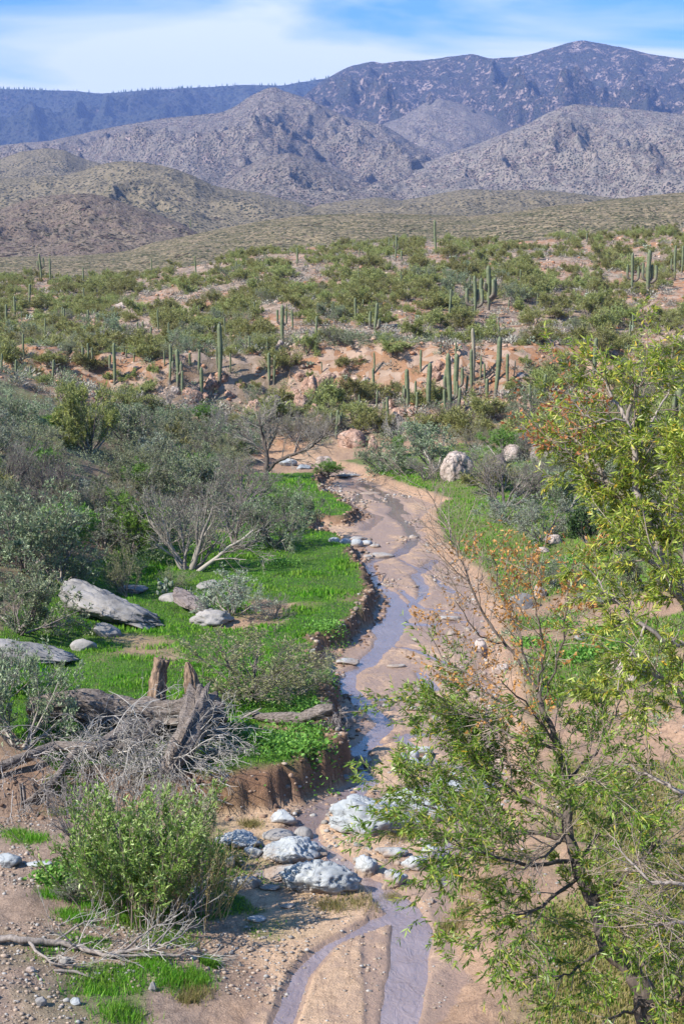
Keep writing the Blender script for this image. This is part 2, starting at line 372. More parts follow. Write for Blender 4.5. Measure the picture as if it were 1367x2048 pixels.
crest_px = np.array([-400, 0, 200, 400, 550, 700, 850, 950, 1100, 1200, 1300, 1367, 1700])
crest_py = np.array([555, 542, 536, 522, 508, 497, 485, 478, 463, 457, 448, 437, 410])
def hill_z(x, y):
    u = x / np.maximum(y, 30.0)
    pr = np.interp(683.5 + F * u, crest_px, crest_py)
    zc = H + (640 - pr) * 280 / F
    s = np.clip((y - 92) / (280 - 92), 0, 1)
    foot = 0.9
    yl = 106 + 5 * fbm(x * 0.05, y * 0.0, seed=3, o=2) * 2 + 4 * sstep(-10, -25, x)
    ledge = 2.4 * sstep(0, 5, y - yl) * sstep(40, 5, np.abs(x + 2) * 1.0) + 0.6 * sstep(0, 4, y - yl)
    ledge = ledge + sstep(-2, 3, y - yl) * sstep(14, 3, y - yl) * 0.9 * ridged(x * .28, y * .28, 3, 77)
    z = foot * sstep(80, 95, y) + ledge + (zc - foot - 3.0) * s ** 1.02
    z = z + sstep(95, 120, y) * (1.1 * fbm(x * 0.045, y * 0.045, seed=11, o=4) + 0.9 * fbm(x * 0.16, y * 0.16, seed=12, o=3) * 0.6)
    back = np.maximum(y - 280, 0)
    return z - back * 0.16
def ground(x, y, fine=True):
    x = np.asarray(x, float); y = np.asarray(y, float)
    shp = np.broadcast(x, y).shape; x = np.broadcast_to(x, shp).ravel(); y = np.broadcast_to(y, shp).ravel()
    wob = 0.16 * fbm(x * 1.3, y * 1.3, seed=21, o=3) + 0.35 * fbm(x * 0.25, y * 0.25, seed=22, o=2) * sstep(30, 60, y)
    d = np.full(x.shape, 60.0)
    near = (np.abs(x) < 45) & (y < 120) & (y > 5)
    d[near] = sdf_poly(x[near], y[near], BED)
    d = d + wob
    cx = np.interp(y, CY, CX)
    left = x < cx
    d = d + np.where(left, 0.13, 0.08) * fbm(x * 3.1, y * 3.1, seed=24, o=3) * sstep(-.4, 0, d)
    hT = np.where(left, np.interp(y, [10, 21, 24, 26, 30, 36, 62, 90], [0.10, 0.14, 0.35, 0.72, 0.62, 0.48, 0.42, 0.4]), np.interp(y, [10, 25, 35, 80], [0.15, 0.25, 0.35, 0.4]))
    wd = np.where(left, np.interp(y, [10, 22, 25, 60], [2.0, 1.2, 0.32, 0.38]), 0.8)
    z = hT * sstep(0, 1, d / wd)
    # crumbling bank lip and tussocky terrace
    z += 0.10 * sstep(0.2, 1.2, d) * fbm(x * 0.9, y * 0.9, seed=31, o=3)
    xs = np.interp(y, [10, 20, 26, 32, 38, 45, 55, 70, 90], [-7, -7.5, -9, -8.0, -6.8, -6.4, -6.3, -7.0, -9.0])
    q = np.maximum(xs - x, 0); z += np.minimum(0.34 * (np.sqrt(q * q + 0.5) - 0.707), 5.0) * sstep(130, 85, y)
    z += sstep(0.3, 3, xs - x) * 0.45 * fbm(x * 0.35, y * 0.35, seed=33, o=4)
    q = np.maximum(d - 1.5, 0); z += np.where(left, 0, np.minimum(0.15 * q, 4.0) * sstep(130, 80, y) + 0.15 * sstep(1, 4, d) * fbm(x * 0.5, y * 0.5, seed=34, o=3))
    # gentle gravel bar on the left in the foreground
    z += np.where(left & (y < 30), 0.35 * sstep(-0.8, -5.5, x) * sstep(25.5, 21, y) + 0.03, 0)
    z += sstep(88, 100, y) * hill_z(x, y)
    # sand bars and carved rivulets
    inb = sstep(0.3, -0.2, d)
    if near.any():
        xn, yn = x[near], y[near]
        ds = np.full(xn.shape, 99.0)
        w2 = 0.10 * fbm(xn * 2.0, yn * 0.8, seed=41, o=3)
        for P_, W_ in ST: ds = np.minimum(ds, d_path(xn, yn, P_, W_ * 0.8))
        ds = ds + w2 * np.clip(yn / 30, 0.5, 2.5)
        bar = 0.035 + 0.03 * fbm(xn * 0.8, yn * 0.45, seed=42, o=4)
        lvl = 0.014
        sc2 = d_path(xn, yn, np.array([on_plane(a, b) for a, b in ((742, 2120), (745, 2048), (760, 2000), (775, 1975), (750, 1945), (728, 1905), (722, 1880))]), [0] * 7) + .05 * fbm(xn * 4, yn * 4, seed=44, o=2)
        bar = bar - 0.07 * sstep(.09, .0, sc2)
        tt = fbm(xn * 0.9, yn * 0.5, seed=43, o=3) * 6
        bar = bar + lvl * (np.floor(tt) + sstep(0.75, 1.0, tt - np.floor(tt)) - tt) * 1.3
        carve = np.where(ds < 0, -0.05 - 0.02 * np.clip(-ds * 3, 0, 1), 0) + np.where(ds >= 0, -0.05 * (1 - sstep(0, 0.12, ds)), 0)
        z[near] += inb[near] * (np.maximum(bar, 0.012) * sstep(-0.02, 0.10, ds) + carve)
    z += np.where(left & (y > 24), 0.05 * sstep(0, .1, d) * sstep(.6, .3, d) * ridged(x * 4, y * 4, 3, 55), 0)
    if fine:
        z += (1 - inb) * 0.05 * fbm(x * 2.3, y * 2.3, seed=51, o=3) * sstep(250, 60, y)
    far = np.hypot(x, y)
    z = np.where(far > 330, np.maximum(z, 7.0), z)
    return z.reshape(shp), d.reshape(shp), left.reshape(shp)
def gz(x, y): return ground(x, y)[0]
_T = np.geomspace(9, 420, 900)
def place(px, py):
    """where the line of sight through a photo pixel meets the ground"""
    a, b, c = ray(px, py); n = float(b)
    t = _T / n
    x, y, z = a * t, b * t, H + c * t
    g = gz(x, y); k = np.nonzero(z < g)[0]
    k = k[0] if len(k) else len(t) - 1
    if k > 0:
        e0, e1 = z[k - 1] - g[k - 1], z[k] - g[k]; f = e0 / (e0 - e1 + 1e-9); f = min(max(f, 0), 1)
        tt = t[k - 1] + (t[k] - t[k - 1]) * f
    else: tt = t[0]
    p = np.array([a * tt, b * tt, 0.0]); p[2] = float(gz(p[0], p[1])); return p
def near_ground(px, py, lift=0.0):
    """point on the sight line that is `lift` metres above the ground"""
    a, b, c = ray(px, py); t = _T / float(b); x, y, z = a * t, b * t, H + c * t
    k = np.nonzero(z < gz(x, y) + lift)[0]; k = k[0] if len(k) else len(t) - 1
    return np.array([x[k], y[k], z[k]])
def dep(p): return p[1] * cos(TH) + (H - p[2]) * sin(TH)

# open ground with few bushes on the hill, (px,py,rx,ry)
OPEN = [(320, 605, 90, 26), (620, 565, 60, 20), (250, 660, 120, 20), (1010, 640, 50, 30), (1120, 530, 90, 18), (990, 710, 80, 18), (870, 745, 18, 35), (625, 795, 25, 30), (450, 745, 30, 20), (560, 520, 60, 12),
        (120, 700, 80, 18), (720, 670, 40, 22), (600, 680, 60, 18), (1250, 560, 60, 20), (800, 640, 50, 18)]
def openness(px, py):
    m = 0
    for a, b, rx, ry in OPEN: m = np.maximum(m, 1 - ((px - a) / rx) ** 2 - ((py - b) / ry) ** 2)
    return np.clip(m * 1.5, 0, 1)

# ------------------------------------------------------------------ ground sheet
TL = [(340, 1175, 2.0), (430, 1140, 2.0)]
def grass_mask(x, y, d, left):
    """how much living grass the ground carries"""
    n = fbm(x * 0.35, y * 0.35, seed=61, o=4); n2 = fbm(x * 1.1, y * 1.1, seed=62, o=3)
    gl = left & (y > 25.2) & (y < 80) & (x > np.interp(y, [25, 32, 40, 50, 60, 80], [-5.0, -9, -9, -8, -8, -7]))
    a = gl * sstep(0.25, 0.7, d + 0.25 * n2) * sstep(-0.25, 0.25, n + 0.45 - 0.25 * np.exp(-((x + 5.2) / 1.6) ** 2 - ((y - 35.5) / 1.3) ** 2) + 0.25 * sstep(40, 46, y) * sstep(0.0, 2.0, x + 5))
    strip = sstep(0.5, 1.2, d) * (1 - sstep(7, 10, d + 3 * n))
    b = (~left) * (y > 28) * (y < 88) * strip * sstep(-0.35, 0.1, n + 0.28 + 0.5 * sstep(44, 58, y) - 0.35 * sstep(48, 36, y))
    c = (~left) * (y <= 28) * sstep(0.8, 1.8, d) * sstep(-0.2, 0.25, n + 0.2 + 0.3 * sstep(24, 15, y)) * 0.85
    e = left * (y <= 25.2) * sstep(-0.02, 0.22, n2 * 0.6 + fbm(x * 0.6, y * 0.6, seed=63, o=2) - 0.05) * np.exp(-((x + 2.7) / 1.3) ** 2 - ((y - 20.5) / 2.8) ** 2) * 2.2
    hill = left * (y > 30) * (y < 95) * sstep(-0.1, 0.3, n) * 0.5 * (x < -6)
    return np.clip(np.maximum.reduce([a, b, c, np.clip(e, 0, 1), hill]), 0, 1), np.clip(c + 0.35 * b, 0, 1)

def build_ground():
    dense = np.linspace(-0.33, 0.33, 320)
    side = np.concatenate([np.linspace(0.33, pi, 28)[1:]])
    az = np.concatenate([-side[::-1][1:], dense, side])          # full circle, dense ahead
    r = np.concatenate([np.linspace(2.5, 13, 10)[:-1], np.geomspace(13, 120, 460), np.geomspace(120, 345, 170)[1:], np.geomspace(345, 7400, 26)[1:]])
    A, Rr = np.meshgrid(az, r); X = Rr * np.sin(A); Y = Rr * np.cos(A)
    Z, D, Lf = ground(X, Y)
    nr, nc = X.shape
    idx = np.arange(nr * nc).reshape(nr, nc)
    j = np.arange(nc); jn = (j + 1) % nc
    q = np.stack([idx[:-1][:, j], idx[:-1][:, jn], idx[1:][:, jn], idx[1:][:, j]], -1)[:, :, ::-1].reshape(-1, 4)
    mb = MB(); mb.add(np.stack([X, Y, Z], -1).reshape(-1, 3), q)
    cen = len(mb.v[0])
    c0 = np.array([[0, 0, float(Z[0].mean())]]); ring = idx[0]
    mb.add(c0); mb.t.append(np.stack([np.full(nc, cen), ring[jn], ring[j]], -1)[:, ::-1])
    me = mb.mesh('ground', None, True)
    x, y, d, lf = X.ravel(), Y.ravel(), D.ravel(), Lf.ravel()
    z = Z.ravel()
    gm, dry = grass_mask(x, y, d, lf)
    n = fbm(x * 0.7, y * 0.7, seed=71, o=4); n3 = fbm(x * 0.12, y * 0.12, seed=72, o=3)
    def C(*c): return np.array(c)[None, :]
    sand = C(0.53, 0.365, 0.24) * (1 + 0.10 * n[:, None])
    dirt = C(0.20, 0.115, 0.07) * (1 + 0.3 * n[:, None])
    soil = C(0.36, 0.235, 0.155) * (1 + 0.18 * n[:, None])
    bar = C(0.31, 0.225, 0.17) * (1 + 0.18 * n[:, None])
    hillc = C(0.33, 0.18, 0.10) * (1 + 0.2 * n[:, None]); hill2 = C(0.26, 0.195, 0.135)
    gra = C(0.06, 0.125, 0.018) * (1 + 0.25 * n[:, None]); grd = C(0.26, 0.22, 0.10) * (1 + 0.2 * n[:, None])
    inb = sstep(0.25, -0.1, d)[:, None]
    col = sand * inb + (1 - inb) * soil
    bankm = (sstep(-0.05, 0.1, d) * (1 - sstep(0.5, 0.9, d + 0.2 * n)) * lf * sstep(22, 25.5, y))[:, None]
    col = col * (1 - bankm) + dirt * bankm
    fg = (lf * sstep(26.5, 24, y) * sstep(-0.2, -1.6, x + 0.4 * n - np.interp(y, [14, 18, 22, 25], [-0.8, -0.5, -0.9, -2.6])))[:, None]
    col = col * (1 - fg) + bar * fg
    lh = (lf * sstep(-5.5, -8, x + n) * sstep(24, 27, y))[:, None]
    col = col * (1 - lh) + C(0.20, 0.15, 0.105) * (1 + .25 * n[:, None]) * lh
    hm = sstep(86, 100, y)[:, None]; g_ = sstep(-0.25, 0.25, n3)[:, None]
    col = col * (1 - hm) + (hillc * g_ + hill2 * (1 - g_)) * hm
    back = sstep(290, 330, np.hypot(x, y))[:, None]; col = col * (1 - back) + C(0.26, 0.23, 0.15) * back
    gg = gra * (1 - dry[:, None]) + grd * dry[:, None]
    col = col * (1 - gm[:, None]) + gg * gm[:, None]
    col = np.concatenate([np.clip(col, 0.01, 0.9), np.clip(gm + 0, 0, 1)[:, None]], 1)
    col = np.vstack([col, [[0.2, 0.2, 0.1, 0]]]).astype(np.float32)
    at_ = me.color_attributes.new('cover', 'FLOAT_COLOR', 'POINT'); at_.data.foreach_set('color', col.ravel())
    m, t, p, o = newmat('desert_ground')
    vc = N(t, 'ShaderNodeVertexColor', layer_name='cover')
    co = geoco(t); sx = N(t, 'ShaderNodeSeparateXYZ'); t.links.new(co, sx.inputs[0])
    n1 = noise(t, 9, 6, 0.7, co); n2 = noise(t, 45, 4, 0.6, co); nb = noise(t, 1.6, 5, 0.65, co)
    c = mixc(t, 1.0, vc.outputs['Color'], ramp(t, n1, [(0.25, (0.62, 0.6, 0.58)), (0.5, (1, 1, 1)), (0.75, (1.25, 1.25, 1.25))]), 'MULTIPLY')
    c = mixc(t, 1.0, c, ramp(t, n2, [(0.3, (0.66, 0.63, 0.60)), (0.7, (1.2, 1.2, 1.2))]), 'MULTIPLY')
    sl = noise(t, 0.55, 6, 0.62, geoco(t, (1.6, .45, 1)), 1.5)
    c = mixc(t, ramp(t, sl, [(0.485, (0, 0, 0)), (0.5, (.5, .5, .5)), (0.515, (0, 0, 0))]), c, (0.16, 0.105, 0.08))
    # stones of the hillside
    vo = N(t, 'ShaderNodeTexVoronoi'); vo.inputs['Scale'].default_value = 1.7; t.links.new(co, vo.inputs['Vector'])
    ishill = mth(t, 'MULTIPLY', mth(t, 'SUBTRACT', sx.outputs[1], 92), 0.1, True)
    stone = mth(t, 'MULTIPLY', ramp(t, vo.outputs['Color'], [(0.45, (0, 0, 0)), (0.6, (1, 1, 1))]), mth(t, 'MULTIPLY', ishill, 0.75))
    c = mixc(t, stone, c, mixc(t, nb, (0.20, 0.145, 0.11), (0.52, 0.39, 0.30)))
    # damp sand just above the water
    wet = mth(t, 'MULTIPLY', mth(t, 'SUBTRACT', 0.05, mth(t, 'ADD', sx.outputs[2], mth(t, 'MULTIPLY', mth(t, 'SUBTRACT', nb, 0.5), 0.06))), 45, True)
    wetm = mth(t, 'MULTIPLY', wet, 0.7)
    c = mixc(t, wetm, c, (0.27, 0.185, 0.145))
    t.links.new(c, p.inputs['Base Color'])
    rg = mth(t, 'SUBTRACT', 0.92, mth(t, 'MULTIPLY', wet, 0.55)); t.links.new(rg, p.inputs['Roughness'])
    # little scarps left by the draining water
    sc_ = noise(t, 0.9, 3, 0.5, geoco(t, (1, 0.55, 1)), 0.8)
    steps = ramp(t, sc_, [(0, (0, 0, 0)), (0.38, (0.2, 0.2, 0.2)), (0.44, (0.35, 0.35, 0.35)), (0.5, (0.5, 0.5, 0.5)), (0.56, (0.65, 0.65, 0.65)), (0.62, (0.85, 0.85, 0.85))], 'CONSTANT')
    hh = mth(t, 'ADD', mth(t, 'MULTIPLY', n1, 0.6), mth(t, 'ADD', mth(t, 'MULTIPLY', n2, 0.25), mth(t, 'MULTIPLY', steps, 0.5)))
    hh = mth(t, 'ADD', hh, mth(t, 'MULTIPLY', stone, 2.0))
    bump(t, p, hh, 0.07, 0.9)
    me.materials.append(m)
    return tag(link('ground', me), 'sandy wash, grass banks and stony hillside', None, None, 'structure')
build_ground()

# shallow muddy stream: one level sheet that shows wherever the bed is cut below it
def build_water():
    mb = MB()
    X, Y = np.meshgrid(np.linspace(-9, 6.5, 40), np.linspace(11, 86, 120))
    Z = np.full(X.shape, -0.012); nr, nc = X.shape; idx = np.arange(nr * nc).reshape(nr, nc)
    q = np.stack([idx[:-1, :-1], idx[:-1, 1:], idx[1:, 1:], idx[1:, :-1]], -1).reshape(-1, 4)
    mb.add(np.stack([X, Y, Z], -1).reshape(-1, 3), q)
    m, t, p, o = newmat('muddy_water')
    co = geoco(t, (1, 0.6, 1)); n = noise(t, 5, 4, 0.65, co, 1.2); n2 = noise(t, 0.8, 3, 0.5, geoco(t))
    t.links.new(ramp(t, n2, [(0.3, (0.34, 0.27, 0.27)), (0.7, (0.48, 0.39, 0.38))]), p.inputs['Base Color'])
    p.inputs['Roughness'].default_value = 0.08; p.inputs['Specular IOR Level'].default_value = 1.0; p.inputs['IOR'].default_value = 1.36
    p.inputs['Coat Weight'].default_value = 1.0; p.inputs['Coat IOR'].default_value = 1.6; p.inputs['Coat Roughness'].default_value = 0.08
    bump(t, p, n, 0.05, 1.0)
    tr = N(t, 'ShaderNodeBsdfTransparent'); ms = N(t, 'ShaderNodeMixShader')
    tr.inputs[0].default_value = (0.80, 0.72, 0.66, 1)
    ms.inputs[0].default_value = 0.6
    t.links.new(tr.outputs[0], ms.inputs[1]); t.links.new(p.outputs[0], ms.inputs[2]); t.links.new(ms.outputs[0], o.inputs[0])
    tag(mb.build('stream_water', m, None, True), 'shallow muddy stream braiding down the sandy wash', None, None, 'structure')
build_water()

# ------------------------------------------------------------------ hills and mountains, each a relief at its own distance
def mountain(name, label, prof, D, Df, foot_py, rough, freq, seed, m, cols=330, rows=90, back=0.5, wide=0.32, rockf=0.0):
    px = np.array([a for a, b in prof], float); py = np.array([b for a, b in prof], float)
    u0, u1 = (px[0] - 683.5) / F, (px[-1] - 683.5) / F
    u0, u1 = max(u0, -wide), min(u1, wide)
    U = np.linspace(u0, u1, cols)
    # smooth the crest profile with small scale irregularity
    P = 683.5 + F * U
    cp = np.interp(P, px, py)
    k = np.ones(5) / 5; cp = np.convolve(np.pad(cp, 2, 'edge'), k, 'valid')
    cp = cp + 1.4 * fbm(P * 0.02, P * 0 + seed, seed=seed, o=4) + 0.6 * fbm(P * 0.12, P * 0 + seed, seed=seed + 1, o=3)
    V_ = (1024 - cp) / F; hc = H + np.tan(np.arctan(V_) - TH) * D
    U = U / (cos(TH) + V_ * sin(TH))
    hf = H + (640 - foot_py) * Df / F
    T = np.concatenate([np.linspace(0, 1, rows), 1 + np.linspace(0, back, 14)[1:]])
    Um, Tm = np.meshgrid(U, T)
    dist = Df + (D - Df) * Tm
    HC = np.broadcast_to(hc, Tm.shape)
    tc_ = np.clip(Tm, 0, 1)
    X, Y = Um * dist, dist
    base = hf + (HC - hf) * (tc_ ** 1.0)
    L = D * 0.24 / freq
    wx = X + 0.35 * L * fbm(X / L, Y / L, seed=seed + 5, o=3); wy = Y + 0.35 * L * fbm(X / L + 9, Y / L, seed=seed + 6, o=3)
    rn = ridged(wx / L, wy / (L * 1.9), 5, seed + 7, 0.5)
    fine = fbm(X / L * 6, Y / L * 6, seed=seed + 9, o=4)
    amp = np.maximum(HC - hf, 20)
    env = np.sin(pi * np.clip(tc_ * 0.96 + 0.04, 0, 1)) ** 0.8
    Z = base + amp * rough * (rn - 0.55) * env + amp * rough * 0.13 * fine * (env * 0.97 + 0.03)
    if rockf: 
        rr = np.maximum(fbm(X / L * 14, Y / L * 14, seed=seed + 19, o=3), 0) * sstep(-0.05, 0.35, fbm(X / L * 1.5, Y / L * 2, seed=seed + 20, o=3))
        Z += amp * rockf * rr * (0.2 + env)
    lim = H + (HC - H) * dist / D
    lim_ = np.where(Tm < 1, lim - (1 - tc_) * amp * 0.02, 1e9)
    Z = np.minimum(Z, lim_)
    Z = np.where(Tm > 1, HC - (Tm - 1) / back * (HC - hf) * 0.9, Z)
    # front skirt down to the plain
    Z[0] = np.minimum(Z[0], 2.0)
    nr, nc = X.shape; idx = np.arange(nr * nc).reshape(nr, nc)
    q = np.stack([idx[:-1, :-1], idx[:-1, 1:], idx[1:, 1:], idx[1:, :-1]], -1).reshape(-1, 4)
    mb = MB(); mb.add(np.stack([X, Y, Z], -1).reshape(-1, 3), q)
    o = mb.build(name, m, None, True)
    tag(o, label, None, None, 'structure')
    return X, Y, Z, rows
def hill_mat(name, soil, soil2, bush, dens, cell, rock=None, rocks=0.62, band=None, patch=1.0, bdist=1.0):
    """open slopes: soil colour, dotted with shrubs, with rock outcrops"""
    m, t, p, o = newmat(name)
    co = geoco(t)
    big = noise(t, 0.18 / cell / patch, 5, 0.6, co, 0.5); mid = noise(t, 0.9 / cell, 5, 0.65, co)
    c = ramp(t, big, [(0.35, soil), (0.65, soil2)])
    hh = mid
    if band:
        bn = noise(t, 1.0, 4, 0.6, geoco(t, (0.10 / cell, 0.28 / cell, 2.2 / cell)), 0.4)
        c = mixc(t, ramp(t, bn, [(0.44, (1, 1, 1)), (0.54, (0, 0, 0))]), c, band)
    if rock:
        rn = noise(t, 0.35 / cell, 7, 0.72, co, 0.8)
        rm = ramp(t, mth(t, 'ADD', mth(t, 'MULTIPLY', rn, 0.6), mth(t, 'MULTIPLY', big, 0.4)), [(rocks - 0.04, (0, 0, 0)), (rocks + 0.02, (1, 1, 1))])
        rc = mixc(t, mid, tuple(0.45 * v for v in rock), rock)
        c = mixc(t, rm, c, rc); hh = mth(t, 'ADD', mid, mth(t, 'MULTIPLY', rm, 0.8))
    v = N(t, 'ShaderNodeTexVoronoi'); v.inputs['Scale'].default_value = 1 / cell; v.inputs['Randomness'].default_value = 1
    t.links.new(co, v.inputs['Vector'])
    thr = mth(t, 'MULTIPLY', mth(t, 'ADD', mid, mth(t, 'SUBTRACT', big, 0.15)), dens)
    sm = mth(t, 'MULTIPLY', mth(t, 'SUBTRACT', thr, v.outputs['Distance']), 6, True)
    c = mixc(t, mth(t, 'MULTIPLY', sm, 0.92), c, mixc(t, v.outputs['Color'], tuple(0.6 * x for x in bush), tuple(1.3 * x for x in bush)))
    t.links.new(c, p.inputs['Base Color']); p.inputs['Specular IOR Level'].default_value = 0.05; p.inputs['Roughness'].default_value = 1
    bump(t, p, mth(t, 'ADD', hh, mth(t, 'MULTIPLY', sm, 0.35)), cell * 1.2 * bdist, 1.0)
    return m
mA = hill_mat('forested_range', (0.05, 0.058, 0.045), (0.085, 0.085, 0.065), (0.02, 0.03, 0.02), 0.55, 22, (0.30, 0.24, 0.21), 0.60, bdist=1.2)
mB = hill_mat('rocky_peak', (0.06, 0.062, 0.05), (0.10, 0.09, 0.072), (0.025, 0.035, 0.022), 0.46, 8, (0.50, 0.38, 0.32), 0.53, bdist=1.3)
mC = hill_mat('granite_foothill', (0.19, 0.165, 0.135), (0.30, 0.24, 0.195), (0.05, 0.06, 0.045), 0.54, 4.5, (0.52, 0.40, 0.34), 0.56, bdist=.9)
mC2 = hill_mat('granite_foothill_tan', (0.22, 0.195, 0.16), (0.33, 0.265, 0.22), (0.055, 0.065, 0.048), 0.53, 4.2, (0.52, 0.39, 0.34), 0.57, bdist=.9)
mD = hill_mat('grassy_foothill', (0.18, 0.15, 0.095), (0.27, 0.22, 0.145), (0.045, 0.055, 0.035), 0.52, 3.6, (0.20, 0.15, 0.13), 0.62, bdist=.8)
mE = hill_mat('dark_stony_hill', (0.17, 0.125, 0.10), (0.26, 0.21, 0.15), (0.045, 0.05, 0.03), 0.46, 2.6, (0.14, 0.09, 0.08), 0.58, bdist=1.0)
mF = hill_mat('terraced_grass_ridge', (0.26, 0.20, 0.13), (0.35, 0.28, 0.175), (0.07, 0.08, 0.04), 0.56, 1.6, (0.32, 0.2, 0.14), 0.62, (0.17, 0.15, 0.085), bdist=1.0)
rngA = mountain('far_forested_range', 'far dark blue forested range on the left', [(-300, 190), (0, 178), (70, 179), (150, 182), (200, 187), (300, 180), (400, 174), (480, 170), (560, 171), (620, 162), (700, 150), (900, 160)], 7000, 5600, 330, 0.62, 3.4, 101, mA, 300, 60, back=0.25)
rngB = mountain('rocky_peak_mountain', 'high rocky mountain with the summit on the right', [(520, 330), (560, 240), (610, 190), (640, 165), (700, 132), (745, 122), (765, 127), (800, 123), (850, 120), (900, 113), (945, 108), (980, 117), (1030, 115), (1060, 109), (1100, 97), (1140, 84), (1165, 80), (1190, 86), (1215, 90), (1255, 97), (1300, 108), (1367, 118), (1700, 135)], 5500, 3700, 380, 0.50, 3.6, 121, mB, 360, 110, back=0.25, rockf=0.012)
mountain('inner_spur', 'grey spur in front of the high mountain', [(560, 330), (700, 270), (800, 235), (850, 205), (880, 196), (930, 210), (990, 235), (1040, 265), (1100, 330)], 4300, 3600, 360, 0.25, 3.0, 131, mC, 220, 60, back=0.12)
mountain('granite_foothills', 'pale granite foothills rising to a rounded knoll', [(-400, 300), (0, 290), (60, 285), (100, 281), (150, 270), (220, 256), (330, 236), (380, 232), (440, 225), (470, 212), (500, 192), (530, 177), (548, 173), (570, 183), (600, 193), (640, 208), (680, 228), (700, 236), (760, 247), (800, 270), (830, 290), (880, 310), (950, 350)], 3500, 2300, 400, 0.40, 4.2, 141, mC, 360, 105, back=0.15, rockf=0.035)
mountain('right_granite_foothill', 'broad pale foothill below the summit', [(620, 400), (700, 365), (780, 345), (850, 325), (900, 305), (960, 285), (1000, 270), (1050, 250), (1090, 228), (1120, 215), (1155, 207), (1190, 213), (1240, 216), (1300, 222), (1367, 228), (1700, 245)], 3000, 1900, 420, 0.32, 4.2, 151, mC2, 320, 100, back=0.15, rockf=0.035)
mountain('rocky_knob', 'rugged rocky knob between the foothills', [(380, 420), (430, 385), (470, 350), (510, 322), (545, 310), (575, 305), (610, 315), (650, 330), (690, 352), (740, 375), (800, 390), (860, 420)], 2300, 1900, 415, 0.30, 4, 161, mC, 240, 70, back=0.1, rockf=0.08)
mountain('left_grass_foothill', 'green tinted foothill at the left edge', [(-400, 340), (0, 318), (40, 303), (90, 296), (130, 300), (170, 318), (210, 330), (260, 350), (330, 385)], 2100, 1700, 400, 0.25, 3, 171, mD, 240, 70, back=0.1)
mountain('rounded_foothill', 'rounded olive foothill with smooth ribs', [(-400, 370), (0, 358), (70, 352), (130, 350), (170, 340), (200, 329), (240, 322), (290, 325), (340, 335), (390, 352), (430, 372), (470, 380), (520, 386), (560, 397), (600, 406), (640, 420), (700, 445)], 1500, 1050, 470, 0.22, 4.5, 181, mD, 320, 90, back=0.15)
mountain('low_olive_foothill', 'low olive foothill in the gap on the right', [(560, 440), (640, 408), (700, 400), (760, 394), (800, 402), (860, 390), (930, 379), (1000, 380), (1060, 379), (1110, 382), (1160, 388), (1220, 395), (1300, 400), (1450, 410)], 1450, 1050, 440, 0.25, 5, 191, mD, 300, 70, back=0.1)
mountain('dark_stony_hill', 'dark reddish stony hill on the left', [(-400, 430), (0, 418), (40, 404), (80, 394), (130, 388), (175, 387), (220, 395), (270, 412), (310, 428), (350, 440), (385, 458), (420, 480), (480, 510)], 950, 640, 520, 0.26, 3.5, 201, mE, 270, 90, back=0.1, rockf=0.03)
rngF = mountain('terraced_ridge', 'low grassy ridge with stepped shrub lines behind the cactus hill', [(-400, 520), (0, 513), (150, 512), (250, 502), (330, 480), (400, 466), (480, 450), (560, 436), (640, 429), (750, 426), (850, 429), (950, 431), (1000, 426), (1100, 413), (1200, 401), (1300, 391), (1367, 385), (1700, 370)], 600, 330, 565, 0.10, 5, 211, mF, 320, 100, back=0.1)

# pines along the far skyline, too many and too small to count
def far_pines():
    X, Y, Z, rows = rngA; mb = MB(); r = np.random.default_rng(5)
    cx, cy, cz = X[rows - 1], Y[rows - 1], Z[rows - 1]
    for i in range(520):
        k = r.uniform(0, len(cx) - 1.01); j = int(k); f = k - j
        x, y, z = [a[j] * (1 - f) + a[j + 1] * f for a in (cx, cy, cz)]
        px = 683.5 + F * x / y
        if r.random() > (0.9 if px < 140 or 240 < px < 400 else 0.35): continue
        h = r.uniform(5, 16); w = h * 0.28; a = r.uniform(0, 6.28, 1)[0] + np.arange(5) * 2 * pi / 5
        b = np.stack([x + w * np.cos(a), y + w * np.sin(a), np.full(5, z - 4)], -1)
        mb.add(np.vstack([b, [[x, y, z + h]]]), None, [(i_, (i_ + 1) % 5, 5) for i_ in range(5)])
    tag(mb.build('far_pine_woods', M['dark']), 'line of tiny pines along the far left skyline', 'pine wood', None, 'stuff')
far_pines()

# ------------------------------------------------------------------ air
def haze():
    mb = MB(); s, z0, z1 = 8200, -2.5, 1400
    v = [(-s, -s, z0), (s, -s, z0), (s, s, z0), (-s, s, z0), (-s, -s, z1), (s, -s, z1), (s, s, z1), (-s, s, z1)]
    mb.add(v, [(0, 3, 2, 1), (4, 5, 6, 7), (0, 1, 5, 4), (1, 2, 6, 5), (2, 3, 7, 6), (3, 0, 4, 7)])
    m = bpy.data.materials.new('pale_air'); m.use_nodes = True; t = m.node_tree; t.nodes.clear()
    o = N(t, 'ShaderNodeOutputMaterial'); v_ = N(t, 'ShaderNodeVolumePrincipled')
    v_.inputs['Color'].default_value = (0.30, 0.46, 1.0, 1); v_.inputs['Density'].default_value = 9e-5
    v_.inputs['Anisotropy'].default_value = 0.0
    t.links.new(v_.outputs[0], o.inputs['Volume'])
    tag(mb.build('haze', m), 'thin blue air over the whole valley', None, None, 'stuff')
haze()

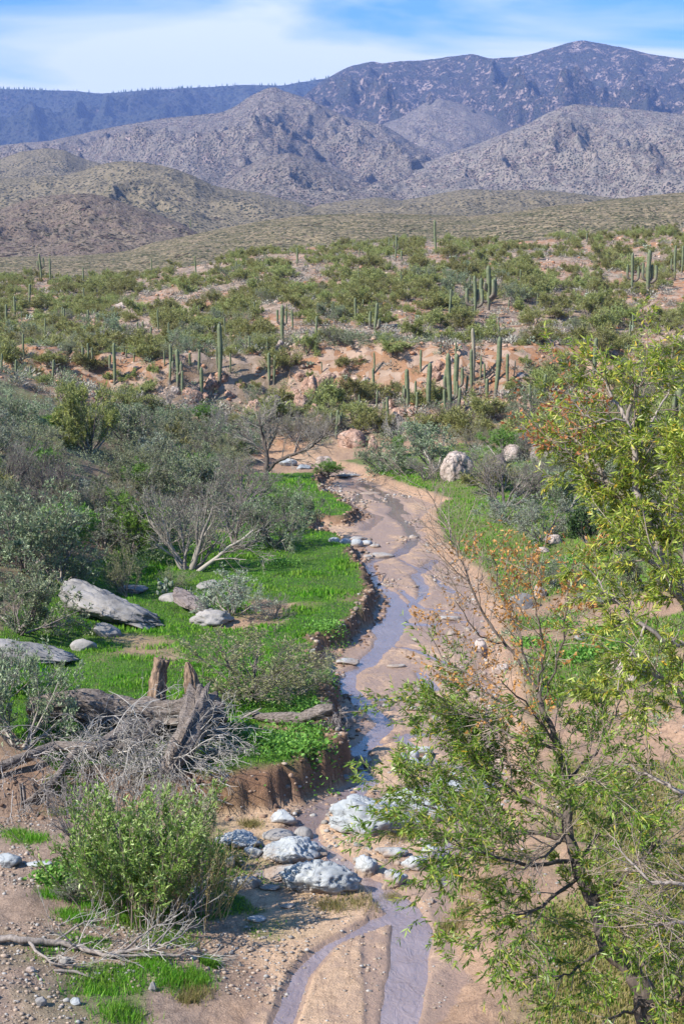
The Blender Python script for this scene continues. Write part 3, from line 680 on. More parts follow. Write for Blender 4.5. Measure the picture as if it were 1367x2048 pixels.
# ------------------------------------------------------------------ plants: branching skeletons, tubes and leaves
def nrm(v): return v / (np.linalg.norm(v, axis=-1, keepdims=True) + 1e-9)
def perp(d):
    a = np.where(np.abs(d[..., 2:3]) < 0.9, np.array([0, 0, 1.0]), np.array([1.0, 0, 0]))
    p = nrm(np.cross(d, a)); return p, np.cross(d, p)
def polyl(r, P, D, L, k, wob, up):
    n = len(P); pts = np.zeros((n, k + 1, 3)); pts[:, 0] = P; d = nrm(D)
    for i in range(k):
        d = nrm(d + wob * r.normal(size=(n, 3)) + np.array([0, 0, up]))
        pts[:, i + 1] = pts[:, i] + d * (L / k)[:, None]
    return pts
def tubes(mb, pts, R0, R1, s):
    n, k1, _ = pts.shape
    if n == 0: return
    d = nrm(pts[:, -1] - pts[:, 0]); a, b = perp(d)
    ang = np.arange(s) * 2 * pi / s
    off = a[:, None, :] * np.cos(ang)[None, :, None] + b[:, None, :] * np.sin(ang)[None, :, None]
    rad = R0[:, None] + (R1 - R0)[:, None] * np.linspace(0, 1, k1)[None, :]
    V = pts[:, :, None, :] + off[:, None, :, :] * rad[:, :, None, None]
    idx = np.arange(n * k1 * s).reshape(n, k1, s); j = np.arange(s); jn = (j + 1) % s
    q = np.stack([idx[:, :-1][:, :, j], idx[:, :-1][:, :, jn], idx[:, 1:][:, :, jn], idx[:, 1:][:, :, j]], -1).reshape(-1, 4)
    mb.add(V.reshape(-1, 3), q)
def children(r, pts, L, n, ratio, a0, a1, t0):
    N_, k1, _ = pts.shape; k = k1 - 1
    pi_ = np.repeat(np.arange(N_), n); t = r.uniform(t0, 1.0, len(pi_)) * k
    i = np.minimum(t.astype(int), k - 1); f = (t - i)[:, None]
    P = pts[pi_, i] * (1 - f) + pts[pi_, i + 1] * f
    d = nrm(pts[pi_, i + 1] - pts[pi_, i]); a, b = perp(d)
    ph = r.uniform(0, 2 * pi, len(pi_))[:, None]; an = r.uniform(a0, a1, len(pi_))[:, None]
    D = d * np.cos(an) + (a * np.cos(ph) + b * np.sin(ph)) * np.sin(an)
    return P, D, L[pi_] * ratio * r.uniform(0.6, 1.25, len(pi_)) * (1.15 - 0.45 * t / k), pi_, t / k
def leaves(mb, r, P, A, ln, w, droop=0.0, fold=0.3):
    n = len(P)
    if n == 0: return
    A = nrm(A + np.array([0, 0, -droop])); a, b = perp(A)
    ph = r.uniform(0, 2 * pi, n)[:, None]; s = a * np.cos(ph) + b * np.sin(ph); u = np.cross(A, s)
    l = ln[:, None]; w_ = w[:, None]
    mid = P + A * l * 0.45
    V = np.stack([P, mid + s * w_ * 0.5 + u * w_ * fold * 0.5, P + A * l - u * l * 0.08, mid - s * w_ * 0.5 + u * w_ * fold * 0.5], 1)
    idx = np.arange(n * 4).reshape(n, 4); mb.add(V.reshape(-1, 3), idx)

def shrub(seed, stems=7, spread=0.9, lean=0.0, base_r=0.03, lv=((6, 0.6, .35, .8, .3), (6, .5, .4, .9, .3), (5, .5, .4, 1.0, .2)), up=0.06, wob=0.12, L0=0.7,
          leaf=None, nleaf=3, leaf_l=0.03, leaf_w=0.010, flat=1.0, sides=3, droop=0.0, twig_end=0.25, minr=0.0016, outer=0.0):
    """a shrub one unit tall: returns (wood mesh builder, leaf mesh builder)"""
    r = np.random.default_rng(seed)
    ph = r.uniform(0, 2 * pi, stems); th = spread * np.sqrt(r.uniform(0.02, 1, stems))
    D = np.stack([np.sin(th) * np.cos(ph), np.sin(th) * np.sin(ph), np.cos(th)], -1)
    P = np.stack([0.03 * r.normal(size=stems), 0.03 * r.normal(size=stems), np.full(stems, -0.03)], -1)
    L = L0 * r.uniform(0.75, 1.2, stems); Rr = np.full(stems, base_r) * r.uniform(0.6, 1.1, stems)
    wood, lf = MB(), MB()
    pts = polyl(r, P, D, L, 5, wob, up); end = Rr * twig_end
    tubes(wood, pts, Rr, end, 5)
    allp = []
    for j, (n, ratio, a0, a1, t0) in enumerate(lv):
        P, D, L2, pi_, tt = children(r, pts, L, n, ratio, a0, a1, t0)
        Rn = np.maximum((Rr[pi_] + (end - Rr)[pi_] * tt) * 0.6, minr); k = 4 if j == 0 else 3 if j == 1 else 2
        pts = polyl(r, P, D, L2, k, wob * 1.3, up); L = L2; Rr = Rn; end = np.maximum(Rn * twig_end, minr * 0.6)
        tubes(wood, pts, Rr, end, sides)
    if nleaf:
        n, k1, _ = pts.shape
        pi_ = np.repeat(np.arange(n), nleaf); t = r.uniform(0.15, 1, len(pi_)) * (k1 - 1); i = np.minimum(t.astype(int), k1 - 2); f = (t - i)[:, None]
        P = pts[pi_, i] * (1 - f) + pts[pi_, i + 1] * f; d = nrm(pts[pi_, i + 1] - pts[pi_, i])
        A = nrm(d + 0.7 * r.normal(size=d.shape))
        leaves(lf, r, P, A, leaf_l * r.uniform(0.6, 1.4, len(P)), leaf_w * r.uniform(0.6, 1.4, len(P)), droop)
    for b in (wood, lf):
        if b.v:
            v = np.concatenate(b.v); b.v = [v]
    top = max([b.v[0][:, 2].max() for b in (wood, lf) if b.v]); 
    for b in (wood, lf):
        if b.v: b.v[0] = b.v[0] / top
    allv = (lf if lf.v else wood).v[0]; hw = np.percentile(np.hypot(allv[:, 0], allv[:, 1]), 96)
    return wood, lf, hw

KINDS = {}
def kind(name, mat_w, mat_l, n, seed0, **kw):
    out = []
    for i in range(n):
        w, l, hw = shrub(seed0 + i, **kw)
        out.append((w.mesh(name + '_wood', M[mat_w]), l.mesh(name + '_foliage', M[mat_l]) if l.v else None, hw))
    KINDS[name] = out
# palo verde bushes of the hillside: fine green twigs fanning up and outwards
kind('olive', 'twig', 'olive', 6, 300, stems=9, spread=1.25, L0=0.62, base_r=0.022, lv=((7, .62, .25, .7, .25), (7, .5, .3, .7, .2)), up=0.05, nleaf=8, leaf_l=0.115, leaf_w=0.015, wob=0.10)
kind('olivefine', 'twig', 'olivebig', 1, 320, stems=12, spread=1.15, L0=0.62, base_r=0.022, lv=((7, .6, .2, .6, .25), (7, .5, .25, .6, .2), (3, .6, .2, .5, .2)), up=0.05, nleaf=9, leaf_l=0.055, leaf_w=0.010, wob=0.08)
kind('greygreen', 'twig', 'greygreen', 3, 340, stems=10, spread=1.25, L0=0.62, base_r=0.02, lv=((6, .6, .3, .9, .25), (6, .5, .4, 1.0, .2), (4, .5, .4, 1.0, .2)), nleaf=5, leaf_l=0.034, leaf_w=0.013)
kind('sage', 'twig', 'sage', 2, 350, stems=10, spread=1.25, L0=0.62, base_r=0.02, lv=((6, .6, .3, .9, .25), (6, .5, .4, 1.0, .2), (4, .5, .4, 1.0, .2)), nleaf=4, leaf_l=0.034, leaf_w=0.012)
kind('light', 'twig', 'light', 2, 360, stems=12, spread=1.35, L0=0.62, base_r=0.014, lv=((6, .6, .3, .9, .25), (6, .5, .4, 1.0, .2), (4, .5, .4, 1.0, .2)), nleaf=3, leaf_l=0.030, leaf_w=0.010)
kind('bright', 'twig', 'bright', 2, 370, stems=12, spread=1.0, L0=0.62, base_r=0.02, lv=((6, .55, .2, .6, .25), (6, .5, .3, .7, .2), (3, .5, .3, .7, .2)), nleaf=5, leaf_l=0.05, leaf_w=0.011)
kind('dark', 'twig', 'dark', 1, 380, stems=10, spread=1.2, L0=0.6, base_r=0.02, lv=((6, .6, .3, .9, .25), (6, .5, .4, 1.0, .2), (4, .5, .4, 1.0, .2)), nleaf=7, leaf_l=0.045, leaf_w=0.022)
kind('bare', 'twig', 'greygreen', 3, 390, stems=8, spread=1.15, L0=0.62, base_r=0.026, lv=((7, .62, .3, .8, .25), (6, .55, .35, .9, .2), (5, .55, .35, .9, .2)), nleaf=1, leaf_l=0.022, leaf_w=0.008, minr=0.0022)
kind('dead', 'deadtwig', 'greygreen', 3, 400, stems=7, spread=1.0, L0=0.66, base_r=0.022, lv=((6, .6, .3, .8, .25), (5, .55, .35, .9, .2), (3, .55, .35, .9, .2)), nleaf=0, minr=0.003)
LOOK = {'olive': 'olive green palo verde bush', 'olivefine': 'olive palo verde bush of fine upright twigs', 'greygreen': 'grey-green leafy shrub', 'sage': 'silvery sage shrub', 'light': 'airy light olive shrub',
        'bright': 'bright green leafy shrub', 'dark': 'dense dark green shrub', 'bare': 'nearly leafless grey-brown twiggy shrub', 'dead': 'dead bleached twig shrub'}
def put_shrub(kind_, i, p, height, width, rz, label, cat='shrub', group=None, name='shrub', parts=True):
    w, l, hw = KINDS[kind_][i % len(KINDS[kind_])]
    o = bpy.data.objects.new(name, None); COL.objects.link(o)
    o.location = p; o.rotation_euler = (0, 0, rz)
    sx = width / 2 / hw
    o.scale = (sx, sx, height)
    if parts:
        link('stem', w, o)
        if l: link('crown', l, o)
    tag(o, label, cat, group)
    return o

# ------------------------------------------------------------------ rocks
_ico = {}
def ico(n):
    if n not in _ico:
        bm = bmesh.new(); bmesh.ops.create_icosphere(bm, subdivisions=n, radius=1)
        v = np.array([a.co[:] for a in bm.verts]); f = np.array([[a.index for a in fc.verts] for fc in bm.faces]); bm.free(); _ico[n] = (v, f)
    return _ico[n]
def rock_v(seed, sub=4, planes=14, rough=0.10, freq=2.0, cut=0.62, stretch=(1, 1, 1), groove=0.0, lump=0.0, fold=0.0):
    r = np.random.default_rng(seed); v, f = ico(sub); v = v.copy()
    nn = nrm(r.normal(size=(planes, 3))); hh = r.uniform(cut, 0.98, planes)
    dt = v @ nn.T
    rad = np.min(np.where(dt > 0.05, hh[None, :] / np.maximum(dt, 0.05), 9), axis=1); rad = np.minimum(rad, 1.0)
    n1 = fbm(v[:, 0] * freq + seed, v[:, 1] * freq, v[:, 2] * freq, o=4, seed=seed % 97)
    rad = rad * (1 + rough * n1)
    if lump: 
        n3 = 1 - np.abs(fbm(v[:, 0] * freq * 1.3 + 3, v[:, 1] * freq * 1.3 + seed, v[:, 2] * freq * 1.3, o=3, seed=seed % 61)) * 2
        rad *= 1 + lump * (n3 - 0.6)
    if fold:
        r2 = np.random.default_rng(seed + 9); ax = nrm(np.array([[1.0, r2.normal() * .4, r2.normal() * .5]]))[0]
        q = v @ ax; w_ = fbm(v[:, 0] * 1.7, v[:, 1] * 1.7 + seed, v[:, 2] * 1.7, o=3, seed=seed % 31)
        f1 = (q * 2.6 + w_ * 1.6) % 1.0; f2 = ((v[:, 1] * .8 + v[:, 2]) * 2.1 + w_ * 1.9 + .3) % 1.0
        rad = rad * (1 - fold * (sstep(0.0, .75, f1) * sstep(1.0, .9, f1)) - fold * .6 * (sstep(0, .8, f2) * sstep(1.0, .92, f2)))
    if groove:
        n2 = np.abs(vnoise(v[:, 0] * freq * 2.2 + 5, v[:, 1] * freq * 2.2 + seed, v[:, 2] * freq * 0.8, seed % 53))
        rad *= 1 - groove * sstep(0.18, 0.0, n2)
    v = v * rad[:, None] * np.array(stretch)
    return v, f
def put_rock(px, py, wpx, hpx, mat, seed, label, cat='rock', deep=0.8, name='rock', rz=None, group=None, tilt=0.0, sub=4, **kw):
    if mat == 'bluerock' and kw.get('cut', 0) < .8:
        kw = dict(kw); kw['fold'] = .05; kw['lump'] = kw.get('lump', 0) * .5; kw['planes'] = 15; kw['cut'] = .52; kw['rough'] = .08
        if wpx > 100: sub = 5
    """px,py: centre of the foot of the stone in the photo; wpx,hpx: its size there"""
    p = place(px, py - hpx * 0.12); s = dep(p) / F
    w, h = wpx * s, hpx * s
    # seen from above: part of the seen height is the top surface
    ang = math.atan2(H - p[2], p[1])
    dp = w * deep; hv = max((h - dp * sin(ang) * 0.45) / cos(ang), 0.5 * h, 0.05)
    v, f = rock_v(seed, sub, **kw)
    v = v * np.array([w / 2, dp / 2, hv / 1.25])
    v[:, 2] = np.maximum(v[:, 2], -0.35 * hv)
    c, s_ = cos(tilt), sin(tilt); x, z = v[:, 0] * c - v[:, 2] * s_, v[:, 0] * s_ + v[:, 2] * c; v[:, 0], v[:, 2] = x, z
    mb = MB(); mb.add(v, None, f)
    o = mb.build(name, M[mat], None, False)
    o.location = (p[0], p[1] + dp * 0.35, p[2] + hv * 0.28); o.rotation_euler = (0, 0, (random.uniform(-.2, .2) if rz is None else rz))
    tag(o, label, cat, group); return o
random.seed(3)
ROCKS = [
 # px, py(foot), w, h, material, label, extra
 (745, 1682, 215, 82, 'bluerock', 'largest pale blue-grey boulder in the stream, with a broken blocky face', dict(deep=.55, groove=.16, lump=.16, rough=.12, cut=.7, sub=5)),
 (850, 1650, 190, 70, 'bluerock', 'pale boulder half behind the willow leaves, joined behind the largest one', dict(deep=.6, groove=.15, lump=.12, sub=5)),
 (925, 1610, 150, 60, 'bluerock', 'pale boulder mostly hidden by the willow at the stream edge', dict(deep=.7, groove=.12, lump=.12)),
 (632, 1800, 178, 68, 'bluerock', 'nearest wide cracked blue-grey boulder with a sloping left side', dict(deep=.5, groove=.2, lump=.1, rough=.10, sub=5)),
 (575, 1742, 140, 62, 'bluerock', 'smooth folded pale rock in the middle of the left outcrop', dict(deep=.75, groove=.15, lump=.14, tilt=.12, sub=5)),
 (478, 1706, 118, 40, 'bluerock', 'low pale rock at the left end of the stream outcrop', dict(deep=.7, groove=.14, lump=.12, sub=5)),
 (505, 1720, 46, 26, 'bluerock', 'small wedge of pale rock below the left outcrop', dict(groove=.1)),
 (560, 1765, 130, 26, 'bluerock', 'long low pale ledge in front of the folded rock', dict(deep=.6, groove=.15, lump=.15, tilt=.1)),
 (615, 1775, 110, 26, 'bluerock', 'thin pale rock tail running towards the nearest boulder', dict(deep=.5, groove=.15, tilt=.15)),
 (540, 1782, 46, 12, 'bluerock', 'flat pale stone in the muddy pool', dict()),
 (490, 1782, 70, 28, 'bluerock', 'low pale rock ridge beside the seep willow', dict(deep=.5, groove=.15, tilt=-.12)),
 (458, 1740, 24, 30, 'bluerock', 'small upright pale stone beside the muddy pool', dict()),
 (565, 1654, 74, 30, 'bluerock', 'two-toned flat-topped boulder on the sand above the outcrop', dict(deep=.7, rough=.05, cut=.74, planes=18)),
 (556, 1684, 66, 22, 'greyrock', 'smooth grey cobble lying left of a rounder one', dict(rough=.04, cut=.9, deep=.7)),
 (606, 1684, 40, 26, 'greyrock', 'round dark grey cobble at the stream edge', dict(rough=.03, cut=.92)),
 (640, 1716, 46, 20, 'bluerock', 'flat pale stone between the two outcrops', dict(cut=.74, planes=18)),
 (612, 1708, 22, 14, 'bluerock', 'little pale stone right of the folded rock', dict(cut=.74, planes=18)),
 (650, 1728, 18, 12, 'pinkrock', 'small pinkish stone at the water edge', dict(cut=.74, planes=18)),
 (735, 1762, 70, 46, 'bluerock', 'rough knobbly grey rock on the left of the ring outcrop', dict(groove=.25, lump=.3, rough=.25)),
 (790, 1780, 66, 40, 'bluerock', 'rough knobbly grey rock at the front of the ring outcrop', dict(groove=.25, lump=.3, rough=.25)),
 (785, 1718, 80, 26, 'bluerock', 'rough pale rock at the back of the ring outcrop', dict(groove=.25, lump=.3, rough=.25, deep=.4)),
 (832, 1745, 60, 34, 'bluerock', 'rough pale rock on the right of the ring outcrop', dict(groove=.25, lump=.3, rough=.25)),
 (860, 1720, 40, 26, 'bluerock', 'low rough stone at the far right of the ring outcrop', dict(groove=.2, lump=.3)),
 (774, 1787, 28, 24, 'bluerock', 'small broken grey stone on the sand below the ring outcrop', dict()),
 (863, 1808, 20, 9, 'bluerock', 'single flat white stone at the right water edge', dict(cut=.74, planes=18)),
 (930, 1903, 14, 16, 'tanrock', 'small white pointed stone on the right bank', dict()),
 (845, 1695, 26, 16, 'tanrock', 'small tan stone under the willow leaves by the ring outcrop', dict()),
 (715, 1695, 20, 10, 'greyrock', 'dark small stone below the largest boulder', dict()),
 (660, 1700, 16, 10, 'greyrock', 'dark pebble-like stone left of the largest boulder', dict()),
 (575, 1820, 34, 9, 'bluerock', 'flat bluish stone on the gravel under the nearest boulder', dict(cut=.74, planes=18)),
 (512, 1845, 40, 9, 'bluerock', 'flat bluish slab on the gravel beside the seep willow', dict(cut=.74, planes=18)),
 (14, 1742, 62, 36, 'bluerock', 'pale boulder cut by the left edge above the sand patch', dict(lump=.1)),
 (80, 1738, 78, 16, 'bluerock', 'low pale ledge right of the boulder at the left edge', dict(deep=.5)),
 (305, 1985, 18, 18, 'greyrock', 'upright grey stone among foreground grass tufts', dict()),
 (60, 1945, 20, 10, 'tanrock', 'pale stone left of the dead branch tip', dict()),
 (130, 1930, 24, 14, 'greyrock', 'grey stone just under the dead branch', dict()),
 (80, 2015, 26, 18, 'greyrock', 'dark grey stone in the bottom left gravel', dict()),
 (150, 2012, 30, 14, 'bluerock', 'white flat stone in the bottom left gravel', dict()),
 (725, 1532, 52, 18, 'bluerock', 'low blue-grey rock at the foot of the bank point', dict(deep=.6, lump=.1)),
 (690, 1560, 20, 10, 'greyrock', 'small grey stone at the tip of the eroded bank', dict()),
 (805, 1530, 42, 22, 'bluerock', 'left rounded rock of the pale mid-stream cluster', dict(cut=.74, planes=18, groove=.1)),
 (830, 1548, 34, 34, 'bluerock', 'front rounded rock of the pale mid-stream cluster', dict(cut=.74, planes=18)),
 (852, 1545, 30, 32, 'bluerock', 'right rounded rock of the pale mid-stream cluster', dict(cut=.74, planes=18)),
 (845, 1515, 70, 20, 'bluerock', 'flat back rock of the pale mid-stream cluster', dict(deep=.5)),
 (825, 1525, 28, 24, 'bluerock', 'middle rounded rock of the pale mid-stream cluster', dict(cut=.74, planes=18)),
 (838, 1424, 66, 12, 'bluerock', 'long thin pale rock line across the sand', dict(deep=.35, lump=.15)),
 (880, 1442, 36, 12, 'greyrock', 'flat grey stone right of the thin rock line', dict(cut=.74, planes=18)),
 (772, 1415, 18, 8, 'greyrock', 'small grey stone beside the stream bend', dict()),
 (792, 1336, 42, 8, 'bluerock', 'flat grey slab lying in mid sand', dict(cut=.74, planes=18, deep=.5)),
 (840, 1381, 14, 7, 'greyrock', 'little dark stone on the sand above the rock line', dict()),
 (697, 1332, 54, 14, 'bluerock', 'flat pale rock under the crumbling bank', dict(cut=.74, planes=18)),
 (697, 1450, 36, 18, 'bluerock', 'pale rock under the root tangle of the fallen log', dict()),
 (900, 1243, 56, 12, 'bluerock', 'flat pale slab at the right sand edge behind bare twigs', dict(cut=.74, planes=18)),
 (905, 1272, 28, 12, 'bluerock', 'small pale stone in front of the right slab', dict()),
 (960, 1322, 34, 38, 'tanrock', 'upright pale stone seen through the bare twigs', dict()),
 (1000, 1350, 40, 22, 'tanrock', 'low pale stone beside the upright one behind twigs', dict()),
 (1255, 1368, 82, 48, 'tanrock', 'grey-tan boulder on the bare soil at right', dict(lump=.2, groove=.1)),
 (1160, 1283, 34, 16, 'greyrock', 'lone grey stone in the green weeds at right', dict()),
 (1080, 1200, 30, 28, 'tanrock', 'blocky pink-white stone on the right bank', dict()),
 (1045, 1222, 60, 30, 'greyrock', 'greyish boulder left of the blocky pink-white stone', dict()),
 (1110, 1090, 40, 18, 'tanrock', 'tan stone left of the dense dark green shrub', dict()),
 (1085, 1108, 34, 12, 'tanrock', 'low tan slab in the right meadow', dict()),
 (712, 1096, 30, 16, 'bluerock', 'biggest whitish stone of the cluster beside the upper meadow', dict(cut=.8)),
 (690, 1090, 24, 12, 'bluerock', 'second whitish stone from the left in the upper cluster', dict(cut=.8)),
 (668, 1086, 24, 10, 'bluerock', 'leftmost whitish stone of the upper cluster', dict(cut=.8)),
 (733, 1092, 26, 10, 'bluerock', 'flat whitish stone right of the biggest in the upper cluster', dict(cut=.8)),
 (750, 1096, 22, 8, 'bluerock', 'rightmost small stone of the upper cluster', dict(cut=.8)),
 (716, 1082, 34, 9, 'bluerock', 'rear flat stone of the upper cluster', dict(cut=.8)),
 (758, 1118, 64, 12, 'bluerock', 'flat blue-grey rock below the upper cluster', dict(cut=.8, deep=.6)),
 (735, 1118, 24, 8, 'bluerock', 'small blue-grey stone left of the flat rock below the upper cluster', dict()),
 (828, 1080, 26, 10, 'bluerock', 'small pale stone by the right bank opposite the upper cluster', dict()),
 (740, 990, 44, 6, 'bluerock', 'thin pale slab high up in the wash', dict(cut=.8)),
 (705, 900, 64, 38, 'pinkrock', 'tall pinkish rock where the wash bends out of sight', dict(lump=.15)),
 (650, 938, 46, 24, 'tanrock', 'pale rounded rock on the left side of the wash bend', dict()),
 (575, 935, 40, 18, 'bluerock', 'pale blue rock behind the leaning bare tree', dict()),
 (605, 940, 40, 10, 'bluerock', 'low pale ledge right of the leaning bare tree', dict()),
 (700, 955, 60, 8, 'bluerock', 'flat pale ledge crossing the upper wash', dict(deep=.4)),
 (912, 968, 78, 58, 'tanrock', 'big pale tan boulder standing on the right meadow edge', dict(lump=.04, groove=.08, cut=.68, planes=14, fold=.04, sub=5, deep=.9, rough=.08)),
 (1025, 930, 56, 34, 'tanrock', 'tan boulder behind the bare shrub on the right', dict(lump=.1)),
 (1098, 940, 90, 52, 'brownrock', 'dark-topped wide boulder among the right shrubs', dict(lump=.15)),
 (1045, 897, 28, 16, 'pinkrock', 'small pinkish stone above the right boulders', dict()),
 (1000, 945, 40, 30, 'brownrock', 'dark boulder half buried in shrubs right of the big tan one', dict()),
 (265, 930, 44, 26, 'tanrock', 'tan rock in the shrubs of the left slope', dict()),
 (12, 868, 34, 26, 'tanrock', 'tan rock at the left edge on the slope', dict()),
 (420, 1182, 60, 22, 'greyrock', 'small flat rock behind the tilted brown slab', dict()),
 (265, 1190, 70, 18, 'greyrock', 'row of low grey stone above the big slab', dict()),
 (345, 1205, 60, 18, 'greyrock', 'low grey stone right of the big slab', dict()),
 (210, 1278, 64, 26, 'greyrock', 'narrow slanting stone in the grass under the big slab', dict(tilt=-.3)),
 (164, 1305, 56, 24, 'greyrock', 'small grey stone in grass at the end of the left slab', dict()),
 (420, 1256, 90, 34, 'greyrock', 'blocky broken stones at the foot of the brown slab', dict(lump=.25, groove=.2)),
]
for i, (px, py, w, h, mt, lb, kw) in enumerate(ROCKS):
    put_rock(px, py, w, h, mt, 500 + i * 7, lb, **kw)
def slab(pts, thick, mat, seed, label):
    """a long tilted slab: outline of its foot on the ground and ridge points above"""
    v, f = rock_v(seed, 5, planes=14, rough=0.10, cut=0.6, groove=0.08, fold=.10)
    (ax, ay, ad), (bx, by, bd) = pts
    A = at(ax, ay, ad); B = at(bx, by, bd); d = B - A; L = np.linalg.norm(d); d /= L
    s = nrm(np.cross(d, [0, 0, 1.0])); u = np.cross(s, d)
    tap = 0.62 - 0.38 * v[:, 0:1]
    P = (A + B) / 2 + d * v[:, 0:1] * L * 0.56 + s * v[:, 1:2] * thick[0] * (0.6 + tap * 0.5) + u * v[:, 2:3] * thick[1] * tap
    mb = MB(); mb.add(P, None, f); o = mb.build('rock_slab', M[mat]); tag(o, label, 'rock'); return o
def px_slab(ax, ay, bx, by, dp_, lift=0.0):
    pass
pa, pb = place(150, 1235), place(330, 1262)
slab([(125, 1180, dep(pa) + 1.0), (325, 1258, dep(pb) + .2)], (1.0, 0.78), 'greyrock', 901, 'biggest grey slab sloping down to the grass on the left')
slab([(-60, 1285, dep(place(0, 1320)) + .8), (160, 1322, dep(place(160, 1325)))], (0.9, 0.55), 'greyrock', 902, 'grey slab at the left edge half under a shrub')
slab([(345, 1180, dep(place(345, 1215)) + .8), (415, 1232, dep(place(415, 1235)))], (0.45, 0.3), 'brownrock', 903, 'tilted brown slab between the prickly pears')

# broken cliff and outcrops at the foot of the cactus hill
OUT = [(590, 812, 34, 34, 'pinkrock'), (628, 835, 30, 26, 'pinkrock'), (650, 812, 30, 30, 'tanrock'), (675, 795, 30, 24, 'pinkrock'), (600, 770, 34, 22, 'pinkrock'), (705, 785, 36, 20, 'pinkrock'), (730, 770, 30, 14, 'tanrock'), (530, 820, 30, 20, 'pinkrock'), (495, 830, 26, 18, 'tanrock'), (405, 808, 30, 20, 'pinkrock'), (460, 800, 30, 16, 'pinkrock'), (480, 780, 34, 16, 'pinkrock'), (860, 790, 26, 22, 'pinkrock'), (885, 800, 24, 18, 'pinkrock'), (868, 750, 24, 16, 'pinkrock'), (900, 730, 26, 14, 'tanrock'), (925, 815, 26, 16, 'pinkrock'), (1010, 800, 30, 16, 'tanrock'), (780, 820, 26, 16, 'pinkrock'), (350, 790, 26, 16, 'tanrock'), (640, 850, 26, 16, 'pinkrock'), (760, 850, 24, 16, 'brownrock'), (385, 815, 50, 34, 'pinkrock'), (372, 800, 34, 26, 'pinkrock'), (420, 790, 40, 30, 'pinkrock'), (445, 770, 44, 22, 'pinkrock'), (510, 850, 44, 44, 'pinkrock'), (545, 848, 50, 46, 'brownrock'), (575, 840, 30, 34, 'brownrock'),
       (600, 832, 36, 40, 'pinkrock'), (622, 815, 40, 50, 'pinkrock'), (640, 792, 40, 40, 'pinkrock'), (660, 775, 46, 30, 'pinkrock'), (612, 790, 30, 30, 'pinkrock'), (690, 765, 40, 22, 'pinkrock'), (560, 705, 30, 18, 'tanrock'),
       (570, 718, 36, 16, 'pinkrock'), (520, 690, 30, 12, 'pinkrock'), (800, 838, 50, 22, 'pinkrock'), (790, 850, 40, 24, 'brownrock'), (825, 835, 30, 20, 'pinkrock'), (945, 833, 40, 22, 'pinkrock'), (975, 830, 44, 20, 'tanrock'),
       (1005, 828, 30, 16, 'pinkrock'), (745, 905, 26, 30, 'pinkrock'), (470, 855, 30, 16, 'tanrock'), (445, 858, 26, 14, 'tanrock'), (850, 810, 24, 20, 'pinkrock'), (870, 770, 30, 26, 'pinkrock'), (880, 745, 34, 22, 'pinkrock'),
       (1035, 775, 26, 14, 'brownrock'), (240, 620, 26, 14, 'tanrock'), (130, 640, 30, 14, 'tanrock'), (520, 528, 40, 9, 'tanrock'), (1040, 760, 26, 12, 'tanrock'), (1215, 720, 60, 16, 'brownrock'), (1190, 722, 40, 14, 'brownrock'), (60, 715, 24, 10, 'tanrock'), (500, 670, 24, 9, 'pinkrock'), (1150, 895, 50, 24, 'tanrock')]
ordn = ['first', 'second', 'third', 'fourth', 'fifth', 'sixth', 'seventh', 'eighth', 'ninth', 'tenth', 'eleventh', 'twelfth', 'thirteenth', 'fourteenth', 'fifteenth', 'sixteenth', 'seventeenth', 'eighteenth', 'nineteenth', 'twentieth'] + ['%dth' % k for k in range(21, 80)]
cn_ = {'pinkrock': 'orange-pink', 'tanrock': 'tan', 'brownrock': 'dark brown'}
OUTs = sorted(OUT, key=lambda q: q[0])
cnt = {}
for i, (px, py, w, h, mt) in enumerate(OUTs):
    k = (mt, py > 740); cnt[k] = cnt.get(k, 0) + 1
    lb = '%s jagged rock %s, %s of that colour from left' % (cn_[mt], 'at cactus hill foot' if py > 740 else 'up on cactus hill', ordn[cnt[k] - 1])
    put_rock(px, py, w, h * 1.15, mt, 1300 + i * 3, lb, sub=4, lump=.10, groove=.15, rough=.12, fold=.12, planes=24, cut=.6, deep=.8, group='outcrop rocks of the cactus hill')

def scatter_stones(name, label, pts, sizes, mat, seed, cat='gravel', sub=1, flat=0.6):
    r = np.random.default_rng(seed); base = [rock_v(seed + k, sub, planes=8, rough=0.05, cut=0.6) for k in range(8)]
    mb = MB(); pick = r.integers(0, 8, len(pts))
    for k in range(8):
        s = np.nonzero(pick == k)[0]
        if not len(s): continue
        v, f = base[k]; n = len(s); a = r.uniform(0, 2 * pi, n); sz = sizes[s]
        c, sn = np.cos(a)[:, None], np.sin(a)[:, None]
        x = (v[None, :, 0] * c - v[None, :, 1] * sn) * sz[:, None]; y = (v[None, :, 0] * sn + v[None, :, 1] * c) * sz[:, None] * r.uniform(.6, 1, n)[:, None]
        z = v[None, :, 2] * sz[:, None] * (flat * r.uniform(.6, 1.3, n))[:, None]
        V = np.stack([x, y, z], -1) + pts[s][:, None, :]
        mb.add(V.reshape(-1, 3), None, (f[None] + (np.arange(n) * len(v))[:, None, None]).reshape(-1, 3))
    return tag(mb.build(name, M[mat]), label, cat, None, 'stuff')
def rnd_xy(n, x0, x1, y0, y1, seed):
    r = np.random.default_rng(seed); return r.uniform(x0, x1, n), r.uniform(y0, y1, n)
